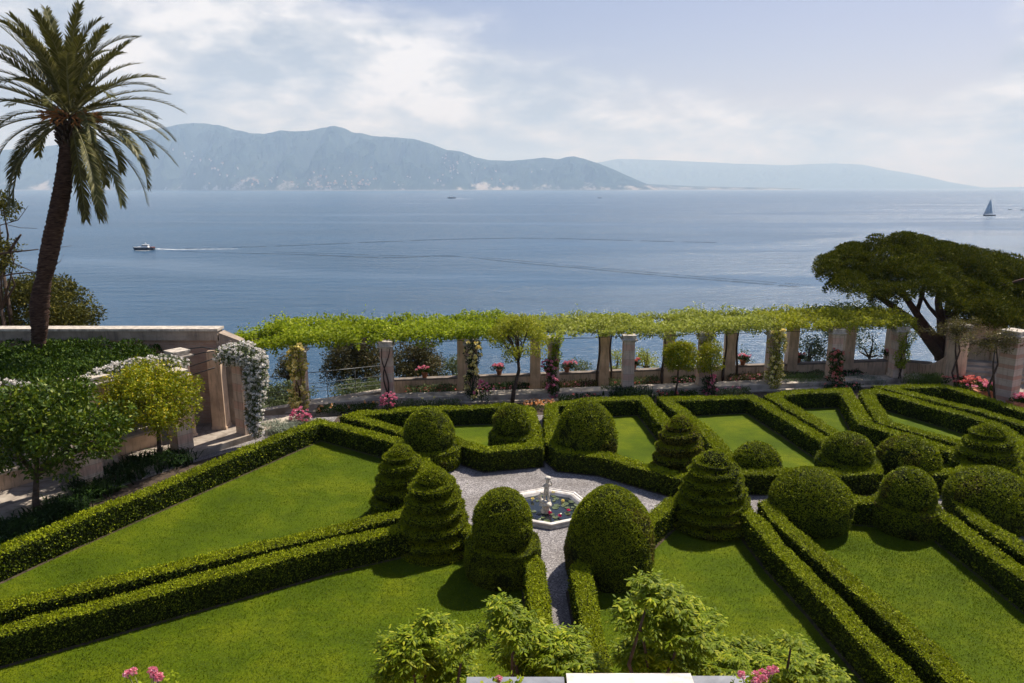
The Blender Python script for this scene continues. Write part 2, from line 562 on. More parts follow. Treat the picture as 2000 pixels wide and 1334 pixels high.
M['pad'] = foliage('lily pads', (0.05, 0.075, 0.025), (0.10, 0.13, 0.05), (0.24, 0.18, 0.11), 0.05, 3.0, 0.35, 0.5)
M['hull_dark'] = solid('dark navy hull', (0.02, 0.025, 0.04), 0.35, 0.1, 1)
M['boat_white'] = solid('white boat paint', (0.8, 0.8, 0.79), 0.4, 0.05, 1)
M['boat_glass'] = solid('dark boat windows', (0.02, 0.02, 0.025), 0.15, 0.1, 1)
M['boat_red'] = solid('red brown stern', (0.18, 0.04, 0.03), 0.5, 0.1, 1)
M['sail'] = solid('grey blue sailcloth', (0.50, 0.56, 0.62), 0.8, 0.1, 0.2)
M['house_wall'] = solid('pale house walls', (0.62, 0.52, 0.44), 0.9, 0.1, 0.02)
M['house_roof'] = solid('clay roof', (0.45, 0.22, 0.14), 0.9, 0.1, 0.02)


def brick_mat(name, c1, c2, mortar, bw, bh, rot=(math.pi / 2, 0, 0)):
    m, t = mat(name)
    oc = t.n('ShaderNodeTexCoord').outputs['Object']
    v = t.mapping(oc, rot=rot)
    b = t.n('ShaderNodeTexBrick', {'Vector': v, 'Color1': (*c1, 1), 'Color2': (*c2, 1), 'Mortar': (*mortar, 1), 'Scale': 1.0,
                                   'Mortar Size': 0.008, 'Brick Width': bw, 'Row Height': bh})
    col = t.mix(t.ramp(t.noise(oc, 1.7, 5, 0.6), [(0.35, 0.45), (0.65, 0.0)]), b.outputs['Color'], tuple(x * 0.6 for x in c1))
    p = t.n('ShaderNodeBsdfPrincipled', {'Base Color': col, 'Roughness': 0.9, 'Specular IOR Level': 0.2})
    t.n('ShaderNodeOutputMaterial', {0: p.outputs[0]})
    return m


M['brick'] = brick_mat('old brick', (0.38, 0.24, 0.18), (0.46, 0.32, 0.24), (0.42, 0.35, 0.29), 0.26, 0.065)


def band_mat(name, base, red, scale, thr):
    """stone shaft with courses of pinkish brick"""
    m, t = mat(name)
    oc = t.n('ShaderNodeTexCoord').outputs['Object']
    z = t.n('ShaderNodeSeparateXYZ', {0: oc}).outputs[2]
    fr = t.math('FRACT', t.math('MULTIPLY', z, scale))
    k = t.math('GREATER_THAN', fr, thr)
    nz = t.noise(oc, 4, 5, 0.6)
    k2 = t.math('MULTIPLY', k, t.ramp(nz, [(0.25, 0.5), (0.6, 1.0)]))
    col = t.mix(t.ramp(nz, [(0.3, 0.5), (0.6, 0.0)]), base, tuple(x * 0.68 for x in base))
    col = t.mix(k2, col, red)
    sn = t.noise(t.mapping(oc, scale=(7, 7, 0.8)), 1.3, 6, 0.65)
    col = t.mix(t.ramp(sn, [(0.50, 0.0), (0.68, 0.7)]), col, (0.22, 0.17, 0.14))
    joint = t.math('LESS_THAN', t.math('FRACT', t.math('MULTIPLY', z, scale * 2)), 0.04)
    col = t.mix(t.math('MULTIPLY', joint, 0.5), col, (0.16, 0.12, 0.10))
    bp = t.n('ShaderNodeBump', {'Height': t.noise(oc, 30, 4), 'Strength': 0.3, 'Distance': 0.02})
    p = t.n('ShaderNodeBsdfPrincipled', {'Base Color': col, 'Roughness': 0.9, 'Specular IOR Level': 0.2, 'Normal': bp.outputs[0]})
    t.n('ShaderNodeOutputMaterial', {0: p.outputs[0]})
    return m


M['band'] = band_mat('pillar stone with faint pink courses', (0.64, 0.50, 0.40), (0.58, 0.37, 0.29), 1.5, 0.58)
M['band_strong'] = band_mat('pillar stone with brick courses', (0.50, 0.40, 0.33), (0.42, 0.24, 0.18), 2.2, 0.66)


def palm_bark():
    m, t = mat('palm trunk bark')
    oc = t.n('ShaderNodeTexCoord').outputs['Object']
    v = t.mapping(oc, scale=(2, 2, 9))
    nz = t.noise(v, 2.5, 6, 0.65, 0.4)
    col = t.ramp(nz, [(0.35, (0.030, 0.018, 0.014)), (0.55, (0.085, 0.050, 0.036)), (0.75, (0.17, 0.11, 0.08))])
    bp = t.n('ShaderNodeBump', {'Height': nz, 'Strength': 1.0, 'Distance': 0.06})
    p = t.n('ShaderNodeBsdfPrincipled', {'Base Color': col, 'Roughness': 0.95, 'Specular IOR Level': 0.1, 'Normal': bp.outputs[0]})
    t.n('ShaderNodeOutputMaterial', {0: p.outputs[0]})
    return m


M['palm_bark'] = palm_bark()


def paving_mat():
    m, t = mat('old stone paving')
    oc = t.n('ShaderNodeTexCoord').outputs['Object']
    v = t.n('ShaderNodeTexVoronoi', {'Vector': oc, 'Scale': 1.6}, feature='DISTANCE_TO_EDGE')
    nz = t.noise(oc, 3.0, 6, 0.6)
    col = t.ramp(nz, [(0.3, (0.24, 0.20, 0.17)), (0.65, (0.42, 0.37, 0.32))])
    col = t.mix(t.ramp(v.outputs['Distance'], [(0.0, 0.7), (0.04, 0.0)]), col, (0.12, 0.10, 0.08))
    p = t.n('ShaderNodeBsdfPrincipled', {'Base Color': col, 'Roughness': 0.9, 'Specular IOR Level': 0.2})
    t.n('ShaderNodeOutputMaterial', {0: p.outputs[0]})
    return m


M['paving'] = paving_mat()


def sea_mat():
    m, t = mat('sea water')
    oc = t.n('ShaderNodeTexCoord').outputs['Object']
    a = t.noise(t.mapping(oc, scale=(0.35, 0.9, 1), rot=(0, 0, 0.25)), 1.0, 6, 0.62, 0.3)
    b = t.noise(t.mapping(oc, scale=(0.05, 0.12, 1), rot=(0, 0, 0.15)), 1.0, 4, 0.55)
    h = t.math('ADD', t.math('MULTIPLY', a, 0.9), t.math('MULTIPLY', b, 2.6))
    st = t.noise(t.mapping(oc, scale=(0.0016, 0.0075, 1), rot=(0, 0, -0.05)), 1.0, 5, 0.6, 0.6)
    streak = t.ramp(st, [(0.50, 1.0), (0.66, 0.25)])
    bp = t.n('ShaderNodeBump', {'Height': h, 'Strength': t.math('MULTIPLY', streak, 1.0), 'Distance': 1.0})
    col = t.ramp(t.noise(t.mapping(oc, scale=(0.004, 0.012, 1)), 1.0, 4, 0.6), [(0.35, (0.014, 0.062, 0.125)), (0.65, (0.024, 0.084, 0.165))])
    p = t.n('ShaderNodeBsdfPrincipled', {'Base Color': col, 'Roughness': 0.24, 'IOR': 1.333, 'Specular IOR Level': 0.5, 'Normal': bp.outputs[0]})
    t.n('ShaderNodeOutputMaterial', {0: p.outputs[0]})
    return m


M['sea'] = sea_mat()


def mountain_mat(name, forest, forest2, cliffs=True):
    m, t = mat(name)
    oc = t.n('ShaderNodeTexCoord').outputs['Object']
    z = t.n('ShaderNodeSeparateXYZ', {0: oc}).outputs[2]
    n1 = t.noise(oc, 0.004, 6, 0.65)
    col = t.ramp(n1, [(0.35, forest), (0.65, forest2)])
    if cliffs:
        low = t.ramp(t.math('DIVIDE', z, 260.0), [(0.0, 0.20), (0.35, 0.09), (1.0, -0.0)])
        n2 = t.noise(t.mapping(oc, scale=(1, 0.5, 0.7), loc=(300, 0, 0)), 0.0034, 7, 0.75)
        k = t.ramp(t.math('ADD', n2, low), [(0.70, 0.0), (0.78, 0.8)])
        col = t.mix(k, col, (0.42, 0.38, 0.35))
        col = t.mix(t.math('LESS_THAN', z, -19.0), col, (0.28, 0.26, 0.24))
    p = t.n('ShaderNodeBsdfPrincipled', {'Base Color': col, 'Roughness': 1.0, 'Specular IOR Level': 0.0})
    t.n('ShaderNodeOutputMaterial', {0: p.outputs[0]})
    return m


M['mountain'] = mountain_mat('wooded mountain', (0.004, 0.014, 0.018), (0.040, 0.058, 0.045))  # the dark forest tone carries a slight blue standing for haze
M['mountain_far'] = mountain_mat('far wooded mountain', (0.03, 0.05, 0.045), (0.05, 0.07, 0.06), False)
M['hill'] = solid('scrubby hillside', (0.06, 0.07, 0.03), 1.0, 0.5, 0.6)

SEA = -26.0

# ------------------------------------------------------------------ sea, far coast, haze
mb = MB()
mb.sheet([(-26000, 60), (26000, 60), (26000, 25000), (-26000, 25000)], SEA)
mb.sheet([(-3000, -500), (3000, -500), (3000, 60), (-3000, 60)], SEA)
tag(mb.build('sea', M['sea']), kind='structure')


def mountain(name, prof, d0, d1, d2, seed, m, amp=1.0, nx=520, nt=70):
    pxs = np.linspace(prof[0][0], prof[-1][0], nx)
    pys = np.interp(pxs, [p[0] for p in prof], [p[1] for p in prof])
    th = np.linspace(0, 1, nt)
    V = np.zeros((nx, nt, 3))
    zr = np.array([(A(px, py, d1).z) for px, py in zip(pxs, pys)])
    xr = (pxs - 1000) / F / CP
    sh = np.array([d0(px) for px in pxs])
    for j, t in enumerate(th):
        if t < 0.75:
            k = t / 0.75
            d = sh + (d1 - sh) * k
            s = k ** 0.85
        else:
            k = (t - 0.75) / 0.25
            d = d1 + (d2 - d1) * k
            s = 1 - 0.8 * k
        p = np.stack([xr * d / 900, d / 900 * np.ones(nx), np.full(nx, seed * 3.1)], 1)
        nz = fbm(p * np.array([2.6, 0.9, 1]), 6, seed)
        hgt = SEA - 4 + (zr - SEA) * s
        edge = math.sin(math.pi * min(t / 0.75, 1.0)) if t < 0.75 else 0.0
        hgt = hgt + amp * (0.30 - 1.5 * np.abs(nz)) * edge * (zr - SEA) * 0.75
        # the hill must stay under its own skyline
        cap = CAM_H + (zr - CAM_H) * (d / d1) - 3
        hgt = np.where(t < 0.75, np.minimum(hgt, cap), hgt)
        hgt = np.maximum(hgt, SEA + (-4 if j == 0 else 3 + 10 * abs(nz)))
        V[:, j, 0] = xr * d
        V[:, j, 1] = d
        V[:, j, 2] = hgt
    i = np.arange(nx * nt).reshape(nx, nt)
    Q = np.stack([i[:-1, :-1], i[1:, :-1], i[1:, 1:], i[:-1, 1:]], -1).reshape(-1, 4)
    b = MB()
    b.add(V.reshape(-1, 3), Q, 0, False)
    tag(b.build(name, m), kind='structure')
    return V


ridge = [(-500, 300), (-200, 280), (0, 296), (120, 288), (200, 276), (260, 268), (300, 258), (340, 250), (380, 243), (420, 239), (445, 240), (480, 248),
         (520, 259), (545, 261), (575, 254), (600, 256), (630, 254), (655, 248), (675, 245), (690, 249), (705, 256), (740, 263),
         (790, 268), (820, 271), (845, 278), (880, 292), (905, 295), (935, 307), (960, 312), (1000, 313), (1030, 310), (1060, 306),
         (1085, 310), (1100, 306), (1115, 304), (1135, 309), (1165, 320), (1195, 333), (1225, 347), (1250, 358), (1275, 367)]
MV = mountain('coastal_hills', ridge, lambda px: 8600 + 500 * math.sin(px / 130) + max(0, px - 900) * 1.5, 10800, 13500, 3, M['mountain'])
ridge2 = [(1080, 340), (1150, 318), (1200, 309), (1280, 312), (1400, 318), (1500, 322), (1600, 318), (1650, 321), (1700, 331), (1760, 342),
          (1820, 356), (1880, 366), (2000, 364), (2200, 356), (2500, 362)]
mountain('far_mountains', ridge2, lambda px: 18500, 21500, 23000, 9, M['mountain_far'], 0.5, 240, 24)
low = [(1180, 362), (1240, 358), (1300, 361), (1360, 364), (1440, 365), (1540, 367.5)]
mountain('low_coast', low, lambda px: 10500, 12500, 13500, 5, M['mountain'], 0.6, 120, 20)

# houses scattered on the far hills
hb = MB()
hb.box((0, 0, 0), (1, 0.8, 0.55))
wall_me = hb
first_house = None
slope_pts = MV[:, 1:50].reshape(-1, 3)
clusters = [(680, 330, 60, 22), (760, 345, 70, 16), (560, 350, 60, 12), (880, 312, 45, 14), (1000, 330, 80, 26), (430, 320, 60, 20),
            (380, 300, 50, 20), (720, 355, 60, 8), (850, 340, 60, 20), (640, 356, 60, 8), (500, 345, 90, 15)]


def house(i):
    global first_house
    for _ in range(40):
        c = clusters[int(rng.integers(len(clusters)))]
        px = c[0] + rng.normal() * c[2] * 0.5
        py = min(364, c[1] + 6 + rng.normal() * c[3] * 0.5)
        if not (60 < px < 1230) or py > 365:
            continue
        q = slope_pts
        sx = (q[:, 0] / (q[:, 1] * CP + (CAM_H - q[:, 2]) * SP)) * F + 1000
        el = (q[:, 2] - CAM_H) / q[:, 1]
        sy = 667 + F * np.tan(-np.arctan(el) - PITCH)
        dd = (sx - px) ** 2 + (sy - py) ** 2
        k = int(np.argmin(dd))
        if dd[k] > 30:
            continue
        loc = Vector(q[k]) + Vector((rng.uniform(-30, 30), -8, 1))
        s = float(rng.uniform(11, 22))
        if first_house is None:
            r = thing('house', 'tiny pale house scattered on the hazy wooded hills across the bay', 'house', loc, 'houses on the far hills')
            w_ = MB().box((loc.x, loc.y, loc.z - 0.5), (1, 0.8, 1.05))
            w_.build('wall', M['house_wall'], r)
            rf = MB()
            V = [(-.56, -.46, .55), (.56, -.46, .55), (.56, .46, .55), (-.56, .46, .55), (-.5, 0, .82), (.5, 0, .82)]
            rf.add([(loc.x + a, loc.y + b, loc.z + c_) for a, b, c_ in V], [[0, 1, 5, 4], [2, 3, 4, 5], [1, 2, 5], [3, 0, 4], [3, 2, 1, 0]])
            rf.build('roof', M['house_roof'], r)
            first_house = r
        else:
            r = first_house.copy()
            scene.collection.objects.link(r)
            r.location = loc
            for ch in first_house.children:
                cc = ch.copy()
                scene.collection.objects.link(cc)
                cc.parent = r
        r.scale = (s, s, s * float(rng.uniform(0.8, 1.3)))
        r.rotation_euler = (0, 0, float(rng.uniform(-0.5, 0.5)))
        return


for i in range(170):
    house(i)

hz = MB()
hz.box((0, 11700, SEA - 6), (54000, 27400, 1140))
m, t = mat('haze air')
pv = t.n('ShaderNodeVolumePrincipled', {'Color': (0.51, 0.715, 1.0, 1), 'Absorption Color': (1, 1, 1, 1), 'Density': 0.0001, 'Anisotropy': 0.0})
t.n('ShaderNodeOutputMaterial', {1: pv.outputs[0]})
tag(hz.build('haze', m), kind='stuff')

# ------------------------------------------------------------------ hillside, terrace, lawns
nx, ny = 90, 40
xs = np.linspace(-120, 120, nx)
ts = np.linspace(0, 1, ny)
V = np.zeros((nx, ny, 3))
for j, t_ in enumerate(ts):
    y = 26.9 + 50 * t_
    zz = -1.4 - 26.5 * np.minimum(1, (max(0, t_ - 0.17) / 0.62)) ** 0.9
    V[:, j, 0] = xs
    V[:, j, 1] = y
    p = np.stack([xs / 6, np.full(nx, y / 6), np.zeros(nx)], 1)
    V[:, j, 2] = zz + (fbm(p, 4, 2) * 0.8 * (1 if t_ > 0.2 else 0)) * 1.2
V[:, -1, 2] = SEA - 4
i = np.arange(nx * ny).reshape(nx, ny)
Q = np.stack([i[:-1, :-1], i[1:, :-1], i[1:, 1:], i[:-1, 1:]], -1).reshape(-1, 4)
b = MB()
b.add(V.reshape(-1, 3), Q, 0, True)
tag(b.build('hillside', M['hill']), kind='structure')

b = MB()
b.prism([(-60, -30), (60, -30), (60, 27.3), (22, 27.8), (18, 29.6), (12, 29.9), (-9.5, 27.2), (-60, 26.8)], -26, 0.0)
tag(b.build('ground', M['gravel']), kind='structure')

HEDGE_H = 0.64


def leaf_scale(P):
    d = float(np.hypot(P[0], P[1]))
    return min(2.3, max(1.0, d / 15.5))


def hedge(pts, label, width=0.46, h=HEDGE_H, world=False, seed=1):
    P = [Vector((p[0], p[1], 0)) if world else G(p[0], p[1], h) for p in pts]
    n = len(P)
    lat = []
    for i in range(n):
        if i == 0:
            d = (P[1] - P[0]).normalized()
            L = Vector((-d.y, d.x, 0))
        elif i == n - 1:
            d = (P[-1] - P[-2]).normalized()
            L = Vector((-d.y, d.x, 0))
        else:
            d1 = (P[i] - P[i - 1])
            d2 = (P[i + 1] - P[i])
            d1.z = d2.z = 0
            d1.normalize()
            d2.normalize()
            n1_, n2_ = Vector((-d1.y, d1.x, 0)), Vector((-d2.y, d2.x, 0))
            mm_ = (n1_ + n2_)
            if mm_.length < 0.2:
                mm_ = n1_
            mm_.normalize()
            L = mm_ / max(0.45, mm_.dot(n1_))
        lat.append(L * width / 2)
    prof = [(-0.97, 0), (-1, .18), (-1, .36), (-1, .54), (-1, .72), (-1, .88), (-0.95, .975), (-0.8, 1), (-0.4, 1), (0, 1), (0.4, 1), (0.8, 1), (0.95, .975),
            (1, .88), (1, .72), (1, .54), (1, .36), (1, .18), (0.97, 0)]
    sec = []
    for i in range(n - 1):
        L = (P[i + 1] - P[i]).length
        k = max(2, int(L / 0.13))
        for j in range(k + (1 if i == n - 2 else 0)):
            t_ = j / k
            c = P[i].lerp(P[i + 1], t_)
            l = lat[i].lerp(lat[i + 1], t_)
            sec.append([(c.x + l.x * a, c.y + l.y * a, z * h) for a, z in prof])
    V = np.array(sec)
    ns, npf = V.shape[:2]
    C = V[:, 9:10, :] * np.array([1, 1, 0]) + np.array([0, 0, h * 0.5])
    out = V - C
    out = out / np.linalg.norm(out, axis=2, keepdims=True)
    flat = V.reshape(-1, 3)
    nz = fbm(flat * 1.1, 3, seed) * 0.06 + fbm(flat * 5.0, 3, seed + 5) * 0.04
    nz = nz.reshape(ns, npf, 1) * np.minimum(1, (V[:, :, 2:3] / h) * 2 + .3)
    V = V + out * nz
    # gentle waviness of the clipped line
    wv = fbm(np.concatenate([flat[:, :2] * 0.5, np.zeros((len(flat), 1))], 1), 2, seed + 9).reshape(ns, npf)
    V[:, :, 2] += wv * 0.06 * (V[:, :, 2] > 0.3 * h)
    i = np.arange(ns * npf).reshape(ns, npf)
    Q = np.stack([i[:-1, :-1], i[1:, :-1], i[1:, 1:], i[:-1, 1:]], -1).reshape(-1, 4)
    Vf = V.reshape(-1, 3)
    # face orientation outwards
    qn = np.cross(Vf[Q[:, 2]] - Vf[Q[:, 0]], Vf[Q[:, 3]] - Vf[Q[:, 1]])
    qc = Vf[Q].mean(1)
    oo = (V - C).reshape(-1, 3)[Q].mean(1)
    if (qn * oo).sum() < 0:
        Q = Q[:, ::-1]
    b = MB()
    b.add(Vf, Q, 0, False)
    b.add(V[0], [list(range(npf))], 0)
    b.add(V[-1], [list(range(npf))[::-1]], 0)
    # leaf density by distance
    ctr = Vf[Q].mean(1)
    dist = np.hypot(ctr[:, 0], ctr[:, 1])
    infr = (np.abs(ctr[:, 0]) < dist * 0.8 + 1)
    for lo, hi in ((0, 13), (13, 16), (16, 19), (19, 23), (23, 28), (28, 60)):
        sel = (dist >= lo) & (dist < hi) & infr & (ctr[:, 1] > 5)
        if not sel.any():
            continue
        sc = max(1.0, (lo + hi) / 2 / 15.5) if lo else 0.9
        sc = min(sc, 1.55)
        Pp, Nn = surf_samples(Vf, Q[sel], 2900 / sc ** 2)
        top = Nn[:, 2] > 0.6
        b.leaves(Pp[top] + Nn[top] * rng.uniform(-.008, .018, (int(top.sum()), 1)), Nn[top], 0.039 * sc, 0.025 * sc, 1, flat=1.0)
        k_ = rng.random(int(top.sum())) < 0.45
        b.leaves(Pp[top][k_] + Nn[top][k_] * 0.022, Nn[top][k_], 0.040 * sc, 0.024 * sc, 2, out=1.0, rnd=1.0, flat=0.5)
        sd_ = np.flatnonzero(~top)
        sd_ = sd_[(rng.random(len(sd_)) < 0.62) | (Pp[sd_][:, 2] > h * 0.86)]  # thinner sides let the shade-toned core show
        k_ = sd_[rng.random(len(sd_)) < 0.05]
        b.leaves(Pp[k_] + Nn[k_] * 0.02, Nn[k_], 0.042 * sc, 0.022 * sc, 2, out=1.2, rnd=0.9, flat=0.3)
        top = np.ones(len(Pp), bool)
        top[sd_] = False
        b.leaves(Pp[~top] + Nn[~top] * rng.uniform(-.01, .015, (int((~top).sum()), 1)), Nn[~top], 0.038 * sc, 0.025 * sc, 3, flat=1.0, rnd=1.3)  # all sides take the leaves with shade in their colour
    eb = MB()
    EV = []
    for i in range(n):
        for sg in (1, -1):
            q = P[i] + lat[i] * sg * (1 + 0.17 / width)
            EV.append((q.x, q.y, 0.0165))
    eb.add(EV, [[2 * i + 1, 2 * i, 2 * i + 2, 2 * i + 3] for i in range(n - 1)])
    tag(eb.build('bare_earth', M['soil']), kind='structure')
    c0 = P[len(P) // 2]
    o = b.build('clipped_hedge', [M['box_body'], M['box_leaf'], M['box_tip'], M['box_shade']], None, (c0.x, c0.y, 0))
    tag(o, label, 'hedge', 'low clipped hedges framing the lawns')
    return P


HP = {}
HP['A'] = hedge([(-260, 1190), (70, 1047), (625, 822), (800, 868), (838, 915), (800, 1000), (640, 1038), (0, 1185), (-260, 1245)],
                'long low box hedge framing the big left lawn, running past the two orange trees', seed=1)
HP['B'] = hedge([(-260, 1292), (0, 1232), (650, 1062), (848, 1020), (985, 1050), (1045, 1105), (1053, 1180), (1062, 1300), (1068, 1420)],
                'low box hedge around the nearest left lawn, ending beside the narrow gravel path', 0.42, seed=2)
HP['C'] = hedge([(1196, 1420), (1170, 1300), (1150, 1190), (1132, 1112), (1190, 1060), (1245, 1035), (1310, 980), (1394, 960), (1470, 1008), (1523, 1071), (1601, 1148), (1679, 1232), (1790, 1350), (1880, 1440)],
                'low box hedge around the front lawn just right of the gravel path', 0.42, seed=3)
HP['D'] = hedge([(2010, 1440), (1880, 1338), (1776, 1230), (1690, 1155), (1601, 1082), (1523, 1015), (1500, 985), (1584, 972), (1660, 975), (1720, 979), (1790, 975), (1850, 1012), (2000, 1122), (2200, 1270)],
                'low box hedge around the large lawn at the right front', 0.46, seed=4)
HP['E'] = hedge([(2300, 1235), (2100, 1132), (2000, 1072), (1913, 1018), (1880, 985), (1960, 970), (2100, 985)],
                'low box hedge leading away from the rounded shrub at the right frame edge', 0.46, seed=5)
HP['F'] = hedge([(838, 868), (786, 842), (735, 826), (684, 813), (705, 807), (790, 801), (900, 796), (985, 793), (1033, 800), (1044, 840), (1044, 872), (950, 880), (891, 862), (850, 850)],
                'low box hedge closing the small back lawn left of the gravel path', 0.5, seed=6)
HP['G'] = hedge([(1341, 932), (1244, 906), (1180, 888), (1100, 880), (1079, 862), (1078, 840), (1076, 790), (1150, 783), (1257, 777), (1275, 798), (1301, 828), (1330, 862)],
                'low box hedge around the small back lawn right of the gravel path', 0.5, seed=7)
HP['H'] = hedge([(1350, 925), (1405, 921), (1441, 921), (1560, 921), (1648, 923), (1706, 921), (1700, 895), (1660, 888), (1620, 866), (1545, 820), (1467, 774), (1300, 781), (1330, 804), (1371, 833), (1418, 888), (1425, 912)],
                'low box hedge framing the lawn behind the small low dome shrub', 0.52, seed=8)
HP['I'] = hedge([(1690, 880), (1636, 850), (1570, 810), (1507, 775), (1540, 767), (1651, 763), (1668, 790), (1690, 828), (1780, 856), (1870, 885), (1900, 905), (1880, 922), (1822, 922), (1760, 912)],
                'low box hedge framing the narrow back lawn with yellow roses at its corner', 0.52, seed=9)
HP['J'] = hedge([(1900, 870), (1800, 845), (1729, 826), (1708, 795), (1692, 767), (1712, 763), (1810, 790), (1940, 827), (1985, 852), (1990, 880), (1960, 905)],
                'low box hedge forming a long pointed bed in front of the red flowering planters', 0.5, seed=10)
HP['K'] = hedge([(2200, 890), (2000, 829), (1913, 803), (1820, 780), (1726, 758), (1790, 756), (1850, 754), (2000, 801), (2200, 865)],
                'outermost low box hedge at the far right corner beside the banded pillar', 0.5, seed=11)


def lawn(pts):
    b = MB()
    b.sheet([(p[0], p[1]) for p in pts], 0.012)
    tag(b.build('lawn', M['lawn']), kind='structure')


def lw(k, extra=(), idx=None):
    P = [(p.x, p.y) for p in HP[k]]
    if idx:
        P = P[idx[0]:idx[1]]
    lawn(P + list(extra))


lw('A')
lw('B', [(-9, 5), (-16, 6)])
lw('C')
lw('D', [(16, 6), (10, 6)][:0] + [])
lw('F')
lw('G')
lw('H')
lw('I')
lw('J')
lw('K')
lawn([(13.0, 16), (16.5, 17.0), (24, 13), (24, 8), (20, 8)])

# short grass blades over the near lawns
gb = MB()
for k, n_ in (('A', 75000), ('B', 90000), ('C', 45000), ('D', 60000)):
    poly = np.array([(p.x, p.y) for p in HP[k]])
    if k == 'B':
        poly = np.concatenate([poly, [(-9, 5), (-16, 6)]])
    lo, hi = poly.min(0), poly.max(0)
    lo = np.maximum(lo, (-14, 9))
    hi = np.minimum(hi, (16, 27))
    q = rng.random((n_ * 2, 2)) * (hi - lo) + lo
    ins = np.zeros(len(q), bool)
    j = len(poly) - 1
    for i in range(len(poly)):
        c = ((poly[i, 1] > q[:, 1]) != (poly[j, 1] > q[:, 1]))
        xx = (poly[j, 0] - poly[i, 0]) * (q[:, 1] - poly[i, 1]) / (poly[j, 1] - poly[i, 1] + 1e-9) + poly[i, 0]
        ins ^= c & (q[:, 0] < xx)
        j = i
    q = q[ins][:n_]
    Pp = np.column_stack([q, np.full(len(q), 0.013)])
    keep = rng.random(len(q)) < np.clip(0.7 + 0.7 * fbm(np.column_stack([q * 0.8, q[:, :1] * 0]), 4, 91), 0.25, 1)
    Pp = Pp[keep]
    gb.leaves(Pp, np.tile([0, 0, 1.0], (len(Pp), 1)), 0.040, 0.013, 0, out=0.45, rnd=1.0, flat=0.7)
tag(gb.build('grass', M['blade']), kind='stuff')

# ------------------------------------------------------------------ topiary
SPH = [(math.sin(t), math.cos(t)) for t in np.linspace(0.02, math.pi / 2, 12)]


